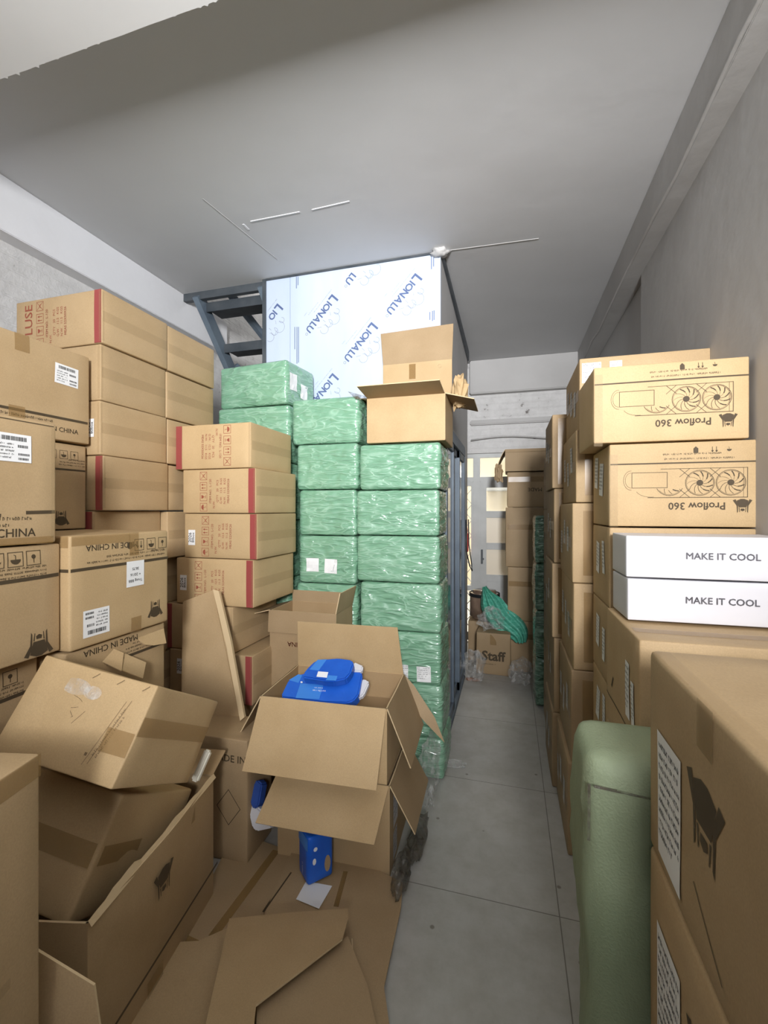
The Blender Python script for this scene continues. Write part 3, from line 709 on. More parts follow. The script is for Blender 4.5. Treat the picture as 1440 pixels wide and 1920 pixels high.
def upside(o, w, h, seed, cr=True):
    d = rect(0, h/2-.115, w*.985, .012)
    for k, kd in enumerate(('up', 'rain', 'drop')): d += xf(ico(kd), w/2-.20+k*.055, h/2-.05, 180)
    d += xf(smalltext(0, 0, .19, 3, .013, seed), w/2-.145, h/2-.105, 180)
    if cr: d += crest(w/2-.07, -h/2+.055, .085)
    return d
o = carton('large kraft carton with three handling symbols and dark band, below the barcode carton', -1.95, XA-.004, .60, 1.135, za[2], za[1]-.004, 'kraft', rz=2)
decal(o, 'x+', [('ink', upside(o, .53, .385, 3))], 'printed_marks')
o = carton('large kraft carton behind the tilted box at the left frame edge', -1.99, XA-.085, .60, 1.12, za[3], za[2]-.004, 'kraft', rz=2)
decal(o, 'x+', [('ink', upside(o, .52, .37, 9, False))], 'printed_marks')
for k in (3, 4): carton('kraft carton buried at the floor below the left frame edge stack, %s' % ('upper one' if k == 3 else 'lower one'), -2.2, -1.70, .60, 1.10, za[k+1], za[k]-.003)
# upside-down MADE IN CHINA carton
o = carton('large kraft carton standing upside down with two white labels and MADE IN CHINA', -1.89, -1.43, 1.15, 1.60, 1.112, 1.51, 'kraft3', rz=0, r=.010)
w, h = .45, .395; d = rect(0, h/2-.118, w*.99, .011)
for k, kd in enumerate(('up', 'rain', 'drop')): d += xf(ico(kd), .065+k*.062, h/2-.05, 180)
d += text('MADE IN CHINA', .030, -.055, h/2-.045, 180, bold=.012)+xf(smalltext(0, 0, .36, 2, .016, 5), .02, h/2-.098, 180)+xf(smalltext(0, 0, .12, 1, .012, 8), .14, h/2-.078, 180)
d += poly(arc(.02, h/2-.05, .014, 0, 360, 14)[:-1])+crest(.15, -h/2+.07, .075)
decal(o, 'x+', [('ink', d)], 'printed_marks')
decal(o, 'y-', [('ink', rect(0, h/2-.118, .45, .011))], 'printed_marks')
decal(o, 'x+', [('paper', rect(.045, .035, .085, .10)), ('black', text('Trung BBB', .015, .045, .008, 180, bold=.01)+text('+ 20/16', .016, .045, .032, 180, bold=.01)+text('38.75', .015, .045, .055, 180, bold=.01))], 'paper_label', .0022)
ship_label(o, 'x+', -.125, -.115, .105, .095, 180, 21)
tape(o, 'x+', .04, h/2-.045, .045, .09); tape(o, 'x+', .05, -h/2+.03, .05, .06); tape(o, 'x+', -.10, h/2-.018, .24, .034); tape(o, 'y-', .18, h/2-.02, .09, .04)
# torn carton under it
o = carton('torn kraft carton under the upside-down one, its lid flaps bent out', -1.90, -1.45, 1.15, 1.60, .735, 1.108, 'kraft')
decal(o, 'x+', [('ink', rect(.08, .10, .29, .011)+xf(smalltext(0, 0, .18, 3, .014, 12), .11, .115, 180)+text('MADE IN CHINA', .032, -.04, .165, 180, bold=.012))], 'printed_marks')
sheet('torn_flap', None, [(259, 1196), (307, 1178), (312, 1206), (290, 1210), (272, 1209), (264, 1203)], (-1.435, 1.5, 1.05), (1, -.1, .25), parent=None, mat='kraft3')
tf = bpy.data.objects['torn_flap']
for P in (sheet('torn_flap', None, [(198, 1210), (232, 1224), (228, 1258), (190, 1240)], (-1.40, 1.35, .98), (1, -.35, .5), mat='kraft3'), sheet('torn_flap', None, [(232, 1224), (274, 1242), (268, 1272), (228, 1256)], (-1.40, 1.40, .97), (1, -.1, .5), mat='kraft3'), tf):
    P.parent = o; P.location = -Vector(o.location)
for k, (a, b) in enumerate(((0, .365), (.365, .73))):
    carton('kraft carton at the floor behind the open box with J-shaped tear, %s' % ('lower' if k == 0 else 'upper'), -2.36, -1.70, 1.15, 1.60, a, b)
for k, (a, b) in enumerate(((.735, 1.11), (1.115, 1.505))):
    carton('kraft carton hidden behind the upside-down one against the wall, %s' % ('lower' if k == 0 else 'upper'), -2.36, -1.905, 1.15, 1.60, a, b)
# pair behind, next to the wall
o = carton('kraft carton with a small emblem squeezed behind the barcode carton', -2.36, -1.89, 1.14, 1.60, 1.51, 1.892, 'kraft')
d = rect(0, .075, .45, .008)
for k, kd in enumerate(('up', 'rain', 'drop')): d += xf(ico(kd), .07+k*.05, .14, 180, .8)
d += xf(smalltext(0, 0, .12, 3, .012, 31), .16, .095, 180)+crest(.11, -.14, .07)
decal(o, 'x+', [('ink', d)], 'printed_marks')
o = carton('big kraft carton with barcode label and dark emblem, highest at the left frame edge', -2.36, -1.87, .98, 1.60, 1.897, 2.30, 'kraft', rz=-1.5)
d = rect(0, -.105, .60, .011)+xf(crest(0, 0, .11), -.19, .12, 180)+smalltext(-.06, -.125, .40, 2, .022, 7)+text('MADE IN CHINA', .028, .15, -.155, bold=.012)+xf(ico('drop'), .5, .5)
decal(o, 'x+', [('ink', [s for s in d if max(p[0] for p in s[0]) < .305 and min(p[0] for p in s[0]) > -.305])], 'printed_marks')
ship_label(o, 'x+', .20, .085, .105, .085, -2, 41); tape(o, 'x+', .02, .165, .055, .07); tape(o, 'x+', .0, -.13, .06, .08)

GRP[0] = None
# tilted boxes
RI = ((.9847, -.1492, .09), (.0833, .8567, .5091), (-.1531, -.4938, .856))
o = posed('tilted kraft carton with outlined letters on its bright face, lying on top of the heap', (-1.227, 1.162, .899), (.398, .423, .268), RI, 'kraft3', r=.006, crush=.006)
s = .095; d = []
d += line([(-.14, -.05), (-.105, -.028), (-.13, .0), (-.06, -.065), (-.045, -.028), (-.075, -.02)], .0016)
d += line([(-.10, -.09), (-.04, -.06), (-.075, -.045), (-.01, -.0), (-.05, .03), (-.095, .01)], .0016)+line([(-.03, -.085), (.0, -.065), (-.005, -.02), (.02, .02)], .0016)
d += line(arc(-.06, .035, .06, 140, 20, 10, .018), .0014)+line(arc(-.06, .035, .06, 200, 330, 10, .018), .0014)
d += line([(.085, -.10), (.13, .07)], .0014)+line([(.10, -.095), (.145, .075)], .0016)+rect(.083, -.075, .008, .008)+xf(smalltext(0, 0, .13, 2, .012, 3), .12, -.01, 75)
for k in range(5): d += line([(-.17+k*.085, .115), (-.163+k*.085, .122)], .003)+line([(-.178+k*.085, .108), (-.172+k*.085, .113)], .003)
decal(o, 'y-', [('ink_faint', d)], 'printed_marks')
decal(o, 'y-', [(clearfilm('scuffed_clear_patch', (.9, .88, .84), .35), poly(arc(-.045, .075, .05, 0, 360, 20, .022)[:-1])+poly(arc(.015, .07, .03, 0, 360, 20, .018)[:-1]))], 'scuffed_patch', .002)
tape(o, 'y-', .155, -.03, .085, .06); tape(o, 'x+', 0, .02, .42, .05); tape(o, 'y-', -.17, .01, .055, .06)
o = posed('tilted kraft carton wedged under the outlined one, inside the torn open box', (-1.394, 1.197, .4965), (.408, .416, .32), ((.9919, -.0895, .09), (.032, .8626, .5048), (-.1228, -.4978, .8585)), 'kraft3', r=.01, crush=.006)
tape(o, 'y-', .03, .0, .33, .06); tape(o, 'x+', -.1, 0, .18, .05)
# torn open carton around them
K = open_box('long open carton with torn rim, dark emblem and band, holding the tilted boxes', -1.625, -1.125, .875, 1.535, 0, .50, 8.7, 'kraft', sag=.015)
decal(K, 'x+', [('ink', rect(0, -.105, .655, .010)+xf(crest(0, 0, .095), -.03, .12, 180))], 'printed_marks', .012)
tape(K, 'x+', .15, .21, .05, .07); tape(K, 'x+', -.06, -.18, .08, .05)
for p in K.children: p.location.x += .008
bm = bmesh.new()     # torn lip along the rim
rg = random.Random(4); pts = []
for k in range(23):
    f = k/22; yy = -.33+.66*f; pts.append((yy, .008+.016*abs(noise.noise(Vector((yy*9, 1, 0))))+(.012 if .1 < f < .3 else 0)))
for (a, ha), (b, hb) in zip(pts, pts[1:]):
    v = [bm.verts.new(p) for p in ((.244, a, .498), (.244, b, .498), (.252, b, .498+hb), (.252, a, .498+ha), (.262, a, .492), (.262, b, .492))]
    bm.faces.new((v[0], v[1], v[2], v[3])); bm.faces.new((v[3], v[2], v[5], v[4]))
frombm('torn_rim', bm, 'edge', K)
flap(K, 'y+', .5, .66, .5, .12, 70)
bm = bmesh.new(); bmesh.ops.create_cube(bm, size=1)
o = boxes('foam_strip', [(-.014, .014, -.012, .012, 0, .11)], 'foam', bevel=.006)
o.location = onplane(365, 1465, (-1.12, 1.5, .5), (1, -.3, 0)); o.rotation_euler = (math.radians(-30), math.radians(12), 0); tag(o, 'off-white foam strip sticking out of the torn open box', 'foam')

# near-left carton at the frame edge
HR = 12
o = carton('tall carton cut off by the lower left corner of the photo, tape around its lid', -1.098-.225, -1.098+.225, .393-.25, .393+.25, .5, 1.10, 'kraft', rz=HR, amp=.003)
tape(o, 'x+', 0, .275, .5, .045); tape(o, 'z+', .0, .0, .06, .48); tape(o, 'x+', .08, -.1, .2, .02, m='tape_clear')
carton('carton under the tall one at the lower left corner', -1.098-.225, -1.098+.225, .393-.25, .393+.25, 0, .497, 'kraft', rz=HR)
o = sheet('cardboard_sheet', 'bent cardboard piece standing in the lower left corner beside the tall carton', [(50, 1772), (68, 1782), (176, 1848), (188, 1935), (180, 2250), (40, 2250)], (-.9, .74, .4), (.35, -1, .15))

# ------------------------------------------------------------------ middle: green film-wrapped bundles
def bundle(label, x0, x1, y0, y1, z0, z1, mat='green', rz=0, name='wrapped_bundle', seedx=0):
    SEED[0] += 1
    o = rbox(name, x1-x0, y1-y0, z1-z0-.002, mat, r=.022, amp=.006, bulge=.005, seed=SEED[0], n=30, wr=.0065)
    o.location = ((x0+x1)/2, (y0+y1)/2, z0+.001); o.rotation_euler = (0, 0, math.radians(rz))
    return tag(o, label, 'wrapped box', GRP[0])
GRP[0] = 'green wrapped bundles'
YG = 2.6
vg = [827, 917, 1006, 1097, 1190, 1288, 1390]; zg = [zat(830, v, YG) for v in vg][:6]+[.24, 0]
lg = ['glossy green wrapped bundle under the open carton, top of the right-hand column', 'green wrapped bundle second down in the right-hand green column', 'green wrapped bundle third down in the right-hand green column',
      'green wrapped bundle fourth down, level with the rim of the open brown carton', 'green wrapped bundle with a white slip, right above the flap of the open box', 'green wrapped bundle near the floor beside the aisle, behind the cardboard flap', 'lowest green wrapped bundle on the floor beside the aisle']
for k in range(7):
    x0 = xat((674, 668, 669, 675, 670, 672, 672)[k], YG); x1 = xat((826, 823, 824, 826, 827, 829, 832)[k], YG)
    o = bundle(lg[k], x0, x1, YG, 2.95, zg[k+1], zg[k], rz=(0, .6, -.5, .4, -.6, 0, 0)[k])
    if k == 4: paper(o, 'y-', .16, -.09, .085, .09, 2, 'paper', 6, 3); paper(o, 'y-', .04, -.085, .05, .08, 0, 'paper', 5, 3)
vf = [745, 832, 918, 1004, 1094, 1181]; zf = [zat(600, v, YG) for v in vf]+[.66, .38, .02][:1]+[.34, 0]
lf_ = ['green wrapped bundle below the film panels, top of the centre green column', 'green wrapped bundle second down in the centre green column', 'green wrapped bundle third down in the centre green column',
       'green wrapped bundle with two square white slips', 'green wrapped bundle fifth down, just above the open brown carton', 'green wrapped bundle hidden behind the open brown carton, upper', 'green wrapped bundle hidden behind the open brown carton, middle', 'green wrapped bundle hidden behind the open brown carton, on the floor']
for k in range(8):
    x0 = xat((546, 556, 560, 560, 555, 555, 555, 555)[k], YG); x1 = xat((687, 671, 667, 667, 667, 667, 667, 667)[k], YG)
    if zf[k]-zf[k+1] < .05: continue
    if k == 0: x1 = xat(672, YG)
    o = bundle(lf_[k], x0, x1, YG+(.0 if k else .01), 2.96, zf[k+1], zf[k], rz=(0, -.5, .4, 0, .5, 0, 0, 0)[k])
    if k == 3: paper(o, 'y-', -.095, -.035, .085, .085, 0, 'paper', 0); paper(o, 'y-', .03, -.04, .085, .09, -2, 'paper', 0); decal(o, 'y-', [('grey_print', line([(.045, -.075), (.055, -.03)], .002))], 'pen_mark', .004)
ze = [zat(545, 674, 2.62), zat(545, 757, 2.62)]; zz = ze[1]/6
o = bundle('highest green wrapped bundle, two slips on its side, left of the film panels', xat(411, 2.62), xat(546, 2.62), 2.62, 2.97, ze[1], ze[0], rz=-6)
paper(o, 'x+', -.10, .01, .09, .11, 3); paper(o, 'x+', .03, -.03, .08, .10, -4)
paper(o, 'x-', .05, -.02, .09, .12, 3)
for k in range(6):
    bundle('green wrapped bundle showing between the kraft stacks under the highest one' if k == 0 else 'green wrapped bundle behind the middle kraft stack, %s' % ORD[k], xat(408, 2.62), xat(542, 2.62), 2.62, 2.97, ze[1]-zz*(k+1), ze[1]-zz*k)
# film hanging off the corner
GRP[0] = None
# open carton on top of the green column
x0, x1 = xat(688, 2.58), xat(835, 2.58); zt = zat(760, 742, 2.58)
o = open_box('open carton with raised lid flaps standing on the green bundles', x0, x1, 2.58, 2.93, zg[0]+.002, zt, 0, 'kraft3')
w, d, h = x1-x0, .35, zt-zg[0]-.002
f = flap(o, 'y-', w, d, h, .20, 84, mat='kraft2')
bm = bmesh.new(); bx(bm, -w/2+.004, w/2-.004, d/2-.006, d/2, h, h+.31); f1 = frombm('flap', bm, 'kraft3', o)
bm = bmesh.new(); zz0 = h+.31
v = [(-w/2+.004, d/2-.004, zz0), (w/2-.004, d/2-.004, zz0), (w/2, d/2+.035, zz0+.25), (-w/2-.025, d/2+.035, zz0+.235)]
slab(bm, v, .006, (0, -1, .1)); f2 = frombm('flap', bm, ['kraft2', 'edge'], o)
flap(o, 'x+', w, d, h, .17, 105, mat='kraft2'); flap(o, 'x-', w, d, h, .13, 70, mat='kraft2', hi=.15)
decal(o, 'y-', [('tape', rect(-.06, 0, .001, .001))], 'tape_mark')
bm = bmesh.new(); bx(bm, -.03-.022, -.03+.022, d/2-.0085, d/2-.0065, h+.20, h+.30); frombm('packing_tape', bm, 'tape', o)
bm = bmesh.new(); bmesh.ops.create_cone(bm, segments=12, radius1=.012, radius2=.012, depth=.002, matrix=Matrix.Translation((w/2-.085, d/2-.009, h+.27)) @ Matrix.Rotation(math.pi/2, 4, 'X')); frombm('punched_hole', bm, 'ink', o)
# crumpled paper stuck out at its right
def crumple(name, label, cat, loc, sx, sy, sz, mat, seed=0, fr=3., amt=.5, parent=None, sub=3, flat=False, smooth=False):
    bm = bmesh.new(); bmesh.ops.create_icosphere(bm, subdivisions=sub, radius=1)
    for v in bm.verts:
        q = v.co*fr+Vector((seed, seed*2, 0)); m_ = 1+amt*(abs(noise.noise(q))*1.4-.4)+amt*.5*noise.noise(q*2.7)
        v.co = Vector((v.co.x*sx*m_, v.co.y*sy*m_, max(v.co.z, -.6 if not flat else -.1)*sz*m_))
    zmin = min(v.co.z for v in bm.verts)
    for v in bm.verts: v.co.z -= zmin
    o = frombm(name, bm, mat, parent, smooth); o.location = loc
    if label: tag(o, label, cat)
    return o
o = crumple('crumpled_paper', 'crumpled tan packing paper poking out beside the open carton on the green bundles', 'paper', (x1+.06, 2.80, zg[0]+.21), .05, .06, .13, 'kraft3', 3)
sheet('torn_wrap_scrap', 'dark scrap of torn wrap lying on the centre green bundle below the film panels', [(652, 734), (690, 744), (686, 749), (666, 747)], (-.95, 2.57, 2.20), (0, -1, .2), mat='cleardk', cat='wrap', th=.003)

# ------------------------------------------------------------------ middle foreground: open cartons
zr = .735
Mb = open_box('large open carton in the middle with blue packages inside and flaps folded out', -1.12, -.52, 1.83, 2.25, .405, zr, 3, 'kraft3')
w, d, h = .60, .42, zr-.405
flap(Mb, 'y-', w, d, h, .30, 149, mat='kraft3', skew=-.005); flap(Mb, 'y+', w, d, h, .245, -2, mat='kraft3', lo=.03)
flap(Mb, 'x-', w, d, h, .24, 150, mat='kraft2', hi=.0, lo=.02); flap(Mb, 'x+', w, d, h, .27, 158, mat='kraft2', lo=.01)
boxes('box_contents', [(-w/2+.01, w/2-.01, -d/2+.01, d/2-.01, .17, .20)], 'kraft2', Mb)
Nb = open_box('lower open carton on the floor, its front flap hanging under the blue-filled one', -1.035, -.505, 1.84, 2.24, 0, .40, 2, 'kraft')
flap(Nb, 'y-', .53, .40, .40, .215, 128, mat='kraft3', skew=-.02); flap(Nb, 'x+', .53, .40, .40, .22, 150, mat='kraft2')
paper(Nb, 'x+', -.09, .05, .09, .16, 0, 'paper_dull', 5, 2); paper(Nb, 'x+', -.10, -.11, .08, .12, 0, 'paper_dull', 4, 6)
boxes('box_contents', [(-.25, .25, -.185, .185, .37, .395)], 'kraft2', Nb)
sheet('cardboard_strip', 'long cardboard strip sloping to the aisle right of the blue-filled carton', [(751, 1257), (776, 1285), (815, 1345), (834, 1393), (795, 1352), (757, 1306)], (-.48, 2.3, .7), (.25, -1, .3), mat='kraft2')
# open brown carton behind
P = open_box('brown open carton with its front lid folded down, between the kraft and green stacks', xat(506, 2.30), xat(629, 2.30), 2.30, 2.575, .56, 1.014, 0, 'kraft2')
w, d, h = xat(629, 2.30)-xat(506, 2.30), .275, .454
flap(P, 'y-', w+.02, d, h, .125, 176, mat='kraft2'); flap(P, 'x+', w, d, h, .12, 12, mat='kraft2'); flap(P, 'x-', w, d, h, .12, 105, mat='kraft2'); flap(P, 'y+', w, d, h, .07, 0, mat='kraft2')
decal(P, 'y-', [('ink_red', text('MADE IN CHINA', .038, .05, .04, 180, bold=.015))], 'printed_marks')
carton('brown carton on the floor under the folded-lid open carton', xat(506, 2.30), xat(629, 2.30), 2.30, 2.575, 0, .557, 'kraft2')
# blue packages
def prism(name, pix, P0, n, th, mat, parent=None, bev=.006):
    n = Vector(n).normalized(); bm = bmesh.new()
    slab(bm, [onplane(u, v, P0, n) for u, v in pix], th, n)
    for f in bm.faces: f.material_index = 0
    bmesh.ops.recalc_face_normals(bm, faces=bm.faces); bmesh.ops.bevel(bm, geom=bm.edges[:], offset=bev, segments=2, affect='EDGES')
    return frombm(name, bm, mat, parent, False)
def c6(x, y): return (500+x/5.54, 1210+y/5.54)
nb = (0.05, -.6, .8)
b1 = prism('blue_package', [c6(*p) for p in ((148, 520), (225, 360), (370, 290), (620, 250), (975, 270), (995, 300), (955, 510), (900, 575), (830, 600), (600, 592), (160, 540))], (-.85, 1.95, .735), nb, .06, 'blue')
tag(b1, 'larger bright blue folded package with white lettering in the open carton', 'package')
def onb(name, pix, P0, par, mat, off=.0015):
    n = Vector(nb).normalized(); bm = bmesh.new()
    slab(bm, [onplane(u, v, Vector(P0)+n*off, n) for u, v in pix], .0012, n)
    for f in bm.faces: f.material_index = 0
    return frombm(name, bm, mat, par)
P0 = (-.85, 1.95, .735)
onb('pale_patch', [c6(*p) for p in ((350, 395), (590, 405), (545, 560), (300, 545))], P0, b1, 'blue2')
onb('pale_patch', [c6(*p) for p in ((230, 360), (330, 300), (370, 310), (330, 390))], P0, b1, 'blue2')
b2 = prism('blue_package', [c6(*p) for p in ((372, 330), (385, 280), (440, 215), (500, 160), (560, 145), (740, 130), (880, 148), (905, 190), (870, 290), (820, 345), (700, 372), (600, 365))], (-.85, 1.93, .80), nb, .05, 'blue')
tag(b2, 'smaller bright blue package with a white sticker lying on the larger one', 'package')
P1 = (-.85, 1.93, .80)
onb('pale_patch', [c6(*p) for p in ((445, 250), (530, 150), (625, 145), (540, 262))], P1, b2, 'blue2')
onb('pale_patch', [c6(*p) for p in ((640, 310), (735, 318), (720, 366), (615, 362))], P1, b2, 'blue2')
onb('white_sticker', [c6(*p) for p in ((535, 270), (640, 278), (625, 335), (517, 325))], P1, b2, 'ink_white')
onb('white_dot', [c6(*p) for p in arc(476, 366, 20, 0, 340, 10, 14)], (-.85, 1.95, .76), b1, 'ink_white', .004)
onb('white_dot', [c6(*p) for p in arc(362, 382, 12, 0, 340, 8, 9)], (-.85, 1.95, .76), b1, 'ink_white', .004)
n = Vector(nb).normalized(); bm = bmesh.new(); A = onplane(*c6(510, 468), Vector(P0)+n*.003, n); e1 = (onplane(*c6(610, 474), Vector(P0)+n*.003, n)-A).normalized(); e2 = n.cross(e1)
for sz, yo in ((.016, 0), (.010, -.014)):
    for v, f in xf(smalltext(0, yo, sz*6, 1, sz, int(sz*1000)), rot=180):
        vv = [bm.verts.new(A+e1*x+e2*y) for x, y in v]
        for q in f: bm.faces.new([vv[i] for i in q])
frombm('white_lettering', bm, 'ink_white', b1)
wt = prism('white_tray', [c6(*p) for p in ((880, 265), (905, 168), (1003, 210), (990, 270))], (-.85, 1.97, .765), nb, .03, 'white_box'); tag(wt, 'white moulded insert corner behind the smaller blue package', 'packaging')
wt = prism('white_tray', [c6(*p) for p in ((975, 345), (1045, 355), (1065, 385), (1010, 510), (980, 535), (920, 545))], (-.85, 1.97, .72), nb, .03, 'white_box'); tag(wt, 'white moulded insert at the right side of the larger blue package', 'packaging')

# leaning flattened carton
n = Vector((.15, -1, .22)).normalized()
bm = bmesh.new(); slab(bm, [onplane(u, v, (-1.45, 1.98, .8), n) for u, v in ((342, 1128), (401, 1106), (452, 1352), (400, 1382), (338, 1372))], .035, n)
bmesh.ops.recalc_face_normals(bm, faces=bm.faces); bmesh.ops.bevel(bm, geom=bm.edges[:], offset=.004, segments=2, affect='EDGES')
o = frombm('flattened_carton', bm, ['kraft', 'edge']); tag(o, 'flattened thick carton leaning against the middle kraft stack', 'cardboard')
o = sheet('cardboard_edge_protector', 'pale angled cardboard strip leaning in front of the flattened carton', [(399, 1105), (410, 1108), (432, 1200), (458, 1345), (450, 1352), (425, 1215)], (-1.40, 1.93, .8), (.15, -1, .22), .02, 'edge')
# dark carton by the torn box
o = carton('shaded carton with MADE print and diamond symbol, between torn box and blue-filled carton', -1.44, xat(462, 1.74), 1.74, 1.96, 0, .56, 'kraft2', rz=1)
decal(o, 'y-', [('ink', text('MADE IN', .045, .06, .19, bold=.012)+line([(.0, -.03), (.06, .05), (.12, -.03), (.06, -.11)], .003, True))], 'printed_marks')
# white and blue packaging beside it
o = prism('white_tray', [(463, 1500), (466, 1525), (472, 1552), (480, 1559), (508, 1553), (510, 1535), (487, 1518), (470, 1498)], (-1.02, 1.70, .1), (-.1, -1, .45), .05, 'white_box'); tag(o, 'white moulded insert lying beside the shaded carton near the floor', 'packaging')
o = prism('dark_blue_package', [(462, 1492), (468, 1475), (482, 1462), (491, 1470), (484, 1512), (474, 1518)], (-1.02, 1.68, .1), (-.1, -1, .45), .05, 'bluedk'); tag(o, 'dark blue package end showing above the white insert', 'package')
o = boxes('wood_block', [(-.02, .02, -.05, .05, 0, .03)], 'wood', bevel=.003); P_ = onplane(441, 1562, (0, 0, .03), (0, 0, 1)); o.location = (P_.x, P_.y, .0); o.rotation_euler.z = -.6; tag(o, 'small pale wooden block on the floor by the shaded carton', 'wood')

# ------------------------------------------------------------------ flattened cardboard on the floor
def floorsheet(label, pix, z, tilt=(0, 0), th=.006, mat='kraft', lines=(), tapes=()):
    n = Vector((tilt[0], tilt[1], 1)).normalized(); c = onplane(*[sum(p[i] for p in pix)/len(pix) for i in (0, 1)], (0, 0, z), (0, 0, 1))
    o = sheet('flattened_cardboard', label, pix, c, n, th, mat)
    for (m, w, a, b) in tapes:
        A, B = onplane(*a, c, n)+n*.001, onplane(*b, c, n)+n*.001; dd = (B-A).normalized(); s = n.cross(dd)*w/2
        bm = bmesh.new(); slab(bm, [A-s, B-s, B+s, A+s], .0008, n)
        for f in bm.faces: f.material_index = 0
        frombm('packing_tape' if m == 'tape' else 'fold_line', bm, m, o)
    return o
floorsheet('wide flattened carton on the floor left of the open boxes, tape across it', [(432, 1575), (455, 1562), (500, 1580), (645, 1632), (700, 1650), (560, 1990), (160, 1990), (330, 1745), (370, 1700)], .012, mat='kraft2', tapes=(('tape', .035, (518, 1595), (398, 1757)), ('tape', .06, (335, 1765), (372, 1782)), ('ink', .007, (545, 1632), (493, 1710))))
floorsheet('flattened carton on the floor below the blue-filled box, touching the aisle', [(548, 1596), (622, 1585), (755, 1655), (752, 1700), (720, 1850), (740, 1990), (500, 1990), (496, 1712)], .028, mat='kraft2', tapes=(('tape', .02, (648, 1634), (630, 1700)), ('ink', .006, (546, 1636), (494, 1710)), ('edge', .004, (660, 1760), (663, 1820))))
floorsheet('long cardboard sheet running out of the bottom of the photo under the raised flap', [(300, 1768), (372, 1764), (430, 1738), (430, 1990), (160, 1990)], .040, mat='kraft')
floorsheet('triangular raised cardboard flap in the bottom centre foreground', [(430, 1722), (540, 1711), (652, 1703), (653, 1722), (642, 1760), (480, 1884), (470, 1990), (370, 1990)], .13, (-.05, .12), mat='kraft')
floorsheet('low cardboard panel at the bottom centre beside the raised flap', [(642, 1762), (652, 1755), (690, 1850), (720, 1990), (478, 1990), (482, 1884)], .085, (.12, .03), mat='kraft2')
o = sheet('paper_slip', 'white printed slip lying on the flattened carton under the small blue box', [(574, 1652), (623, 1661), (598, 1704), (555, 1686)], onplane(590, 1680, (0, 0, .034), (0, 0, 1)), (0, 0, 1), .001, 'paper', 'paper')
# small blue box standing on the flats
base = onplane(585, 1655, (0, 0, .034), (0, 0, 1))
o = rbox('small_blue_box', .115, .10, .20, 'blue', r=.012, amp=.002, bulge=.002, seed=3, n=8); o.location = (base.x-.005, base.y+.05, .035); o.rotation_euler = (0, 0, math.radians(48)); tag(o, 'small shiny blue box with white lettering standing on the flattened cardboard', 'box')
decal(o, 'x-', [('blue2', rect(0, .07, .10, .05)), ('ink_white', smalltext(0, -.035, .09, 1, .014, 3, 90))], 'printed_marks')
decal(o, 'y-', [('ink_white', poly(arc(-.025, .045, .009, 0, 340, 10))+poly(arc(-.03, -.005, .008, 0, 340, 10, .014))), ('kraft2', poly(arc(.03, -.035, .014, 0, 350, 14, .035)))], 'printed_marks')

# ------------------------------------------------------------------ right: stacks along the wall
T = .35
# nearest stack
def side_lines(o, face, x, y, w, h, seed): paper(o, face, x, y, w, h, 0, 'paper', 9, seed, 'paper_label')
GRP[0] = 'kraft cartons in the nearest right stack'
zu = [1.29, .86, .43, 0]
for k in range(3):
    o = carton(['nearest dark carton at the right edge, long paper label and emblem on its side', 'carton under the nearest right one, second long paper label on its side', 'carton on the floor under the nearest right pair'][k], .30, .81, .52, 1.11, zu[k+1], zu[k], 'kraft', rz=0, amp=.003, r=.012)
    if k < 2:
        side_lines(o, 'x-', -.16, -.055 if k == 0 else -.02, .125, .25, 5+k)
        decal(o, 'x-', [('ink', xf(crest(0, 0, .13), .0, .03, 180)+line([(-.04, -.10), (.06, -.17)], .003))], 'printed_marks')
    if k == 0: tape(o, 'z+', .02, 0, .06, .58); tape(o, 'x-', .0, .175, .06, .08); tape(o, 'z+', -.235, 0, .03, .56, m='tape_clear')
GRP[0] = None
# woven sack
SEED[0] += 1
o = rbox('woven_sack', .30, .235, 1.02, 'woven', r=.045, amp=.018, bulge=.008, seed=77, n=22, wr=.004); o.location = (.335, 1.25, 0); tag(o, 'pale green woven sack standing between the nearest carton and the next stack', 'sack')
for v in o.data.vertices:
    f = v.co.z/1.02; v.co.x += .045*(1-f)*0+.02*(f-.5)*(-1)
bm = bmesh.new()
for seg in (((-.145, -.125, .955), (.14, -.128, .94)), ((-.153, -.11, .95), (-.155, -.115, .82))): bar(bm, *seg, .006, .004)
frombm('sewn_seam', bm, 'cleardk', o)
# tall stack with white boxes on it
GRP[0] = 'kraft cartons under the white boxes'
zt_ = [1.236, .825, .415, 0]
for k in range(3):
    o = carton(['wide kraft carton carrying the two white boxes', 'kraft carton with tall paper label, under the one carrying the white boxes', 'kraft carton on the floor behind the woven sack'][k], T, .815, 1.385, 1.815, zt_[k+1], zt_[k], 'kraft')
    if k < 2: paper(o, 'x-', .10, .02, .05, .17, 0, 'paper', 8, k); paper(o, 'x-', .16, -.0, .03, .13, 0, 'paper', 8, k+4)
    decal(o, 'x-', [('ink', rect(0, -.1, .42, .005)+line([(-.1, -.02), (-.12, -.05)], .012))], 'printed_marks')
    if k == 0: tape(o, 'z+', 0, -.1, .44, .05)
for k in range(2):
    z1 = 1.516-.139*k
    o = carton('upper flat white box reading MAKE IT COOL' if k == 0 else 'lower flat white box reading MAKE IT COOL', .366+.002*k, .82, 1.60, 1.80, z1-.137, z1, 'white_box', rz=(0, .8)[k], name='white_box', r=.004, amp=.001, bulge=.0005, group='flat white boxes')
    decal(o, 'y-', [('grey_print', text('MAKE IT COOL', .029, .04-.004*k, .005, bold=.03))], 'printed_marks')
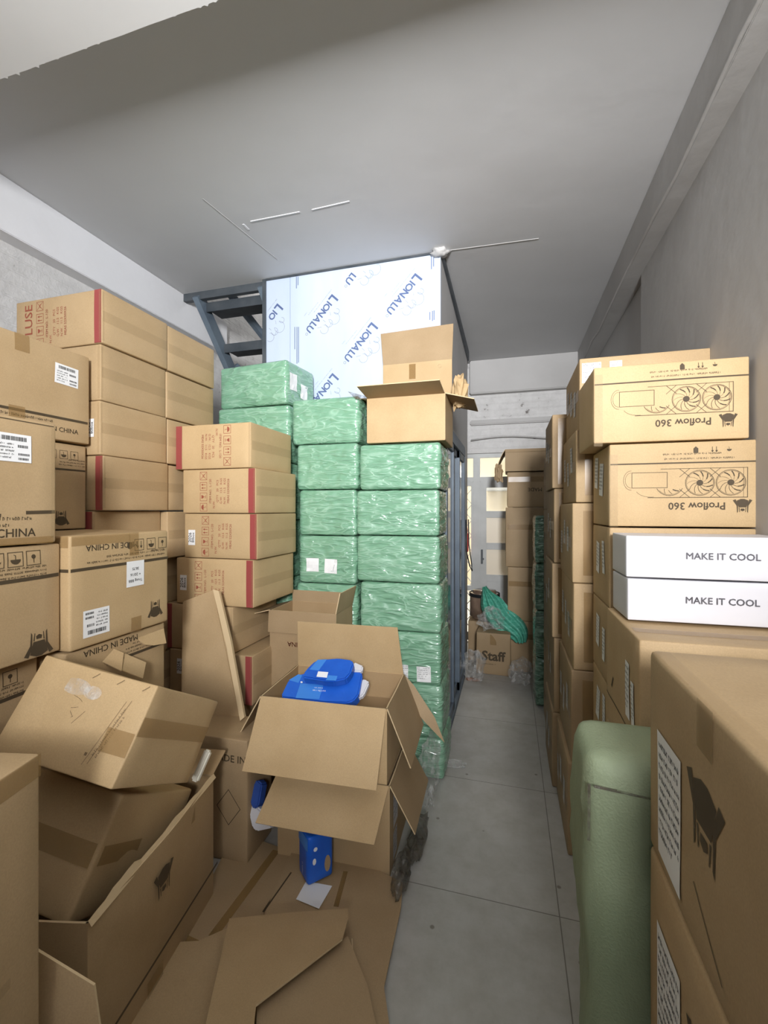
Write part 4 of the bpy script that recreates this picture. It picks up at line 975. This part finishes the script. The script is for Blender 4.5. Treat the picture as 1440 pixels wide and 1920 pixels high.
# printed cooler cartons
def fan(x, y, r):
    d = line(arc(x, y, r, 0, 360, 28), .0018)+line(arc(x, y, r*.93, 0, 360, 28), .0009)+poly(arc(x, y, r*.24, 0, 360, 16)[:-1])
    for k in range(11):
        a = k*360/11; pts = []
        for j in range(5):
            rr = r*(.28+.6*j/4); an = math.radians(a+j*9); pts.append((x+rr*math.cos(an), y+rr*math.sin(an)))
        d += line(pts, .0016 if k % 11 < 6 else .0009)
        if 3 <= k <= 8: d += line([(p[0]*1, p[1]) for p in pts[2:]], .0035)
    return d
def cooler_print(o, w, h, fl=0):
    # drawn right way up, the carton stands on its head
    d = []; r = .045; y = -.005
    xs = [-.155, -.045, .075]
    xs = [-.15, -.055, .04]
    for x in xs[:2]: d += fan(x, y, r)
    f3 = fan(xs[2], y, r); d += [s for s in f3 if min(p[1] for p in s[0]) > y+.018]
    L0, R0 = -.20, .088
    d += line([(L0, y-.052), (R0-.02, y-.052)], .0016)+line([(L0, y+.052), (.11, y+.052)], .0022)+line([(L0, y-.052), (L0, y+.052)], .002)+line([(L0+.012, y-.052), (L0+.012, y+.052)], .001)
    for x in ((xs[0]+xs[1])/2, (xs[1]+xs[2])/2):
        d += line([(x-.016, y-.052), (x+.016, y-.022), ], .0016)+line([(x+.016, y-.052), (x-.016, y-.022)], .0016)+line([(x-.016, y+.052), (x+.016, y+.022)], .0016)+line([(x+.016, y+.052), (x-.016, y+.022)], .0016)
    d += frame(.105, y-.012, .115, .056, .0018)+line(arc(.165, y-.012, .026, -90, 90, 12, .036), .0012)+line(arc(.165, y-.012, .02, -90, 90, 12, .028), .001)+line(arc(.10, y+.02, .05, 20, 100, 10, .03), .001)
    d += text('Proflow 360', .036, -.045, y+.082, bold=.02)
    d += crest(-.185, y+.082, .052)
    d += [(v, f) for v, f in rect(0, -.078, w*.99, .005)]
    d += smalltext(.01, -.093, .34, 1, .012, 3)+smalltext(-.0, -.11, .24, 1, .012, 5)
    d += xf(ico('rain')[4:], -.145, -.123, sc=.5)+xf(ico('up')[4:], -.10, -.123, sc=.7)+poly([(-.05, -.112), (-.035, -.112), (-.035, -.128), (-.0425, -.136), (-.05, -.128)])
    decal(o, 'y-', [('ink', xf(d, 0, 0, 180))], 'printed_marks')
GRP[0] = 'cartons of the printed cooler stack'
YW = 1.835
zw = [2.135, 1.845, 1.533]
xw = xat(1112, YW)
o = carton('upside-down Proflow 360 carton with fan drawing, upper of the pair on the right', xw, xw+.50, YW, 2.17, 1.848, 2.138, 'kraft3', rz=.8, r=.005); cooler_print(o, .50, .29); tape(o, 'y-', -.235, -.02, .03, .27, m='tape_clear')
W1 = o
xw = xat(1143, YW)
o = carton('upside-down Proflow 360 carton with fan drawing, lower of the pair on the right', xw, xw+.475, YW, 2.17, 1.535, 1.845, 'kraft3', r=.005); cooler_print(o, .475, .31); tape(o, 'y-', -.225, -.02, .03, .27, m='tape_clear')
paper(o, 'x-', .03, .03, .07, .13, -6, 'paper', 7, 1); paper(o, 'x-', -.075, .065, .07, .13, -6, 'paper', 7, 2); 
zw2 = [1.533, 1.225, .92, .61, .305, 0]
for k in range(5):
    o = carton(['kraft carton right behind the white boxes, under the printed pair', 'kraft carton with paper slips below the printed pair, second under them', 'kraft carton third under the printed pair behind the wide carton', 'kraft carton fourth under the printed pair near the aisle floor', 'kraft carton on the floor under the printed pair'][k], xw, .83, YW, 2.175, zw2[k+1], zw2[k], 'kraft')
    if k < 4: paper(o, 'x-', .07, .03-.04*(k % 2), .045, .13, 0, 'paper', 7, k); paper(o, 'x-', -.04, .02, .06, .13, -8, 'paper', 7, k+3)
# third stack
GRP[0] = 'cartons in the third right stack'
Y3 = 2.2
zx = [zat(1087, 672, Y3)+.0, zat(1087, 805, Y3), 1.63, 1.26, .86, .43, 0]
zx[0] = 1.6+283/830*dep(1087, Y3); 
for k in range(6):
    x0 = .31-.0*(k)+(.0, -.015, -.03, -.025, -.035, -.05)[k]
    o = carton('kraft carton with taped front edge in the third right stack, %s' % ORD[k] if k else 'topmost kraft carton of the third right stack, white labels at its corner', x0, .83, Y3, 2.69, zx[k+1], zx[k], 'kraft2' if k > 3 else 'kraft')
    h = zx[k]-zx[k+1]
    if k == 0: paper(o, 'y-', -.21, h/2-.07, .08, .09, 0, 'paper', 4, 4); paper(o, 'y-', -.11, h/2-.05, .05, .05, 0, 'paper', 3, 4); paper(o, 'y-', -.21, h/2-.15, .07, .03, 0, 'paper', 1, 4)
    tape(o, 'y-', -.2, 0, .06, h*.8); tape(o, 'x-', 0, 0, .45, .05)
    for j in range(3): paper(o, 'x-', -.15+.13*j, .04-.03*((k+j) % 3), .06, .12, 0, 'paper_dull', 6, k*3+j)
GRP[0] = 'cartons in the fourth right stack'
Y4 = 2.72
zy = [2.147, 1.72, 1.29, .86, .43, 0]
for k in range(5):
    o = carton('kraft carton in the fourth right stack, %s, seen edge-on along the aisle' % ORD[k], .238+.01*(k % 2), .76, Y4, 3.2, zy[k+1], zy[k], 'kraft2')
    tape(o, 'y-', -.2, 0, .06, .38); tape(o, 'x-', 0, 0, .45, .05)
    for j in range(2): paper(o, 'x-', -.1+.15*j, .04-.03*((k+j) % 3), .06, .12, 0, 'paper_dull', 5, k*3+j)
GRP[0] = 'cartons in the fifth right stack'
zy = [2.0, 1.6, 1.2, .8, .4, 0]
for k in range(5):
    o = carton('kraft carton in the fifth right stack, %s, behind the fourth stack' % ORD[k], .262, .78, 3.23, 3.72, zy[k+1], zy[k], 'kraft2')
    tape(o, 'x-', 0, 0, .45, .05)
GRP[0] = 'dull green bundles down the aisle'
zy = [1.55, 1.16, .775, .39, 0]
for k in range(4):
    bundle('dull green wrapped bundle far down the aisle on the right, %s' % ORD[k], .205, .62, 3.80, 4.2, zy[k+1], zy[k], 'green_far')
# far stack by the door
GRP[0] = 'cartons in the far stack by the door'
zq = [1.97, 1.62, 1.03, .5, 0]
for k in range(4):
    o = carton('brown carton in the far stack beside the back door, %s' % ORD[k], -.02+(.0, -.015, .005, .0)[k], .42, 4.56, 5.0, zq[k+1], zq[k], 'kraft2')
    tape(o, 'y-', 0, .1, .42, .05)
    if k == 0: decal(o, 'y-', [('ink', text('MADE', .05, .04, .0, 180, bold=.01))], 'printed_marks')
o = open_box('opened brown carton on top of the far stack, a torn flap hanging left', -.04, .42, 4.52, 4.98, 1.973, 2.19, 0, 'kraft2')
flap(o, 'x-', .46, .46, .217, .26, 148, mat='kraft2', hi=.06, curl=.5); flap(o, 'y-', .46, .46, .217, .03, 170, mat='kraft2')
crumple('torn_paper', 'torn dark paper dangling under the opened far carton', 'paper', (-.10, 4.50, 1.86), .04, .03, .11, 'kraft2', 5)

GRP[0] = None
# Staff carton, roll, bag
o = carton('small brown carton printed Staff on the floor at the end of the aisle', -.31, .01, 4.40, 4.72, 0, .40, 'kraft2', crush=.008)
decal(o, 'y-', [('ink', text('Staff', .125, 0, -.02, 0, bold=.03)+smalltext(0, -.095, .2, 1, .02, 3))], 'printed_marks', .006)
tape(o, 'y-', 0, .14, .06, .1)
crumple('plastic_wrap', 'crumpled clear film sitting on the Staff carton', 'plastic', (-.17, 4.52, .40), .13, .10, .13, 'clear', 9)
base_ = carton('brown carton behind the Staff carton carrying the shiny roll', -.42, -.06, 4.76, 5.12, 0, .42, 'kraft2')
bm = bmesh.new(); bmesh.ops.create_cone(bm, segments=40, radius1=.16, radius2=.15, depth=.30, cap_ends=True)
bmesh.ops.bevel(bm, geom=[e for e in bm.edges if abs(e.verts[0].co.z-e.verts[1].co.z) < .01], offset=.03, segments=4, affect='EDGES')
for v in bm.verts: v.co *= 1+.03*noise.noise(v.co*9)
o = frombm('wrapped_roll', bm, 'foil', None, True); o.location = (-.26, 4.92, .575); tag(o, 'shiny brown wrapped roll standing behind the Staff carton', 'roll')
bm = bmesh.new(); bmesh.ops.create_cone(bm, segments=40, radius1=.163, radius2=.163, depth=.035, cap_ends=False); b = frombm('black_band', bm, 'dark', o, True); b.location = (0, 0, .105)
# teal bag draped from the roll to the right
spine = [(908, 1098, .02), (912, 1112, .05), (920, 1128, .12), (928, 1143, .13), (938, 1158, .135), (952, 1170, .13), (966, 1180, .12), (976, 1190, .09), (978, 1204, .05)]
bm = bmesh.new(); rows = []
for k, (u, v, w) in enumerate(spine):
    Pc = onplane(u, v, (-.1, 4.62-.01*k, .5), (0, -1, .25)); row = []
    a = spine[max(k-1, 0)]; b = spine[min(k+1, len(spine)-1)]
    dx, dy = b[0]-a[0], b[1]-a[1]; L_ = math.hypot(dx, dy); nx, nz = dy/L_, dx/L_
    for j in range(13):
        t_ = (j/12-.5)*2
        row.append(bm.verts.new(Pc+Vector((nx*w*t_, -.05*(1-t_*t_)+.028*math.sin(j*1.9+k*.5), nz*w*t_))))
    rows.append(row)
for a, b in zip(rows, rows[1:]):
    for j in range(12): bm.faces.new((a[j], a[j+1], b[j+1], b[j]))
o = frombm('plastic_bag', bm, 'teal', None, True); tag(o, 'teal plastic bag draped over the far cartons beside the back door', 'bag')
s = o.modifiers.new('s', 'SOLIDIFY'); s.thickness = .004; s2 = o.modifiers.new('u', 'SUBSURF'); s2.levels = 2; s2.render_levels = 2
# crumpled film on the floor; the dark pieces stand in for the shadowed gap
for i, (x, yy, sx, sy, sz, m, lab) in enumerate(((-.33, 4.26, .11, .16, .16, 'clear', 'heap of crumpled clear film left of the Staff carton'), (.10, 4.28, .11, .14, .13, 'clear', 'heap of crumpled clear film right of the Staff carton'),
        (-.43, 2.42, .055, .17, .20, 'clear', 'crumpled clear film at the aisle edge beside the lower green bundles'), (-.42, 2.06, .04, .16, .05, 'cleardk', 'dark film standing in for shadow along the aisle edge beside the lower open carton'),
        (-.445, 1.84, .035, .12, .06, 'cleardk', 'dark film scrap standing in for shadow nearest the camera at the aisle edge'), (-.33, 2.78, .07, .04, .015, 'clear', 'small clear film scrap on the tiled aisle floor'))):
    crumple('plastic_wrap', lab, 'plastic', (x, yy, 0), sx, sy, sz, m, i, 2.4, .55)
crumple('brick_chip', 'reddish scrap on the floor in front of the Staff carton', 'debris', (-.33, 4.22, 0), .07, .03, .02, cardboard('reddish_card', (.36, .17, .10)), 2, flat=True)
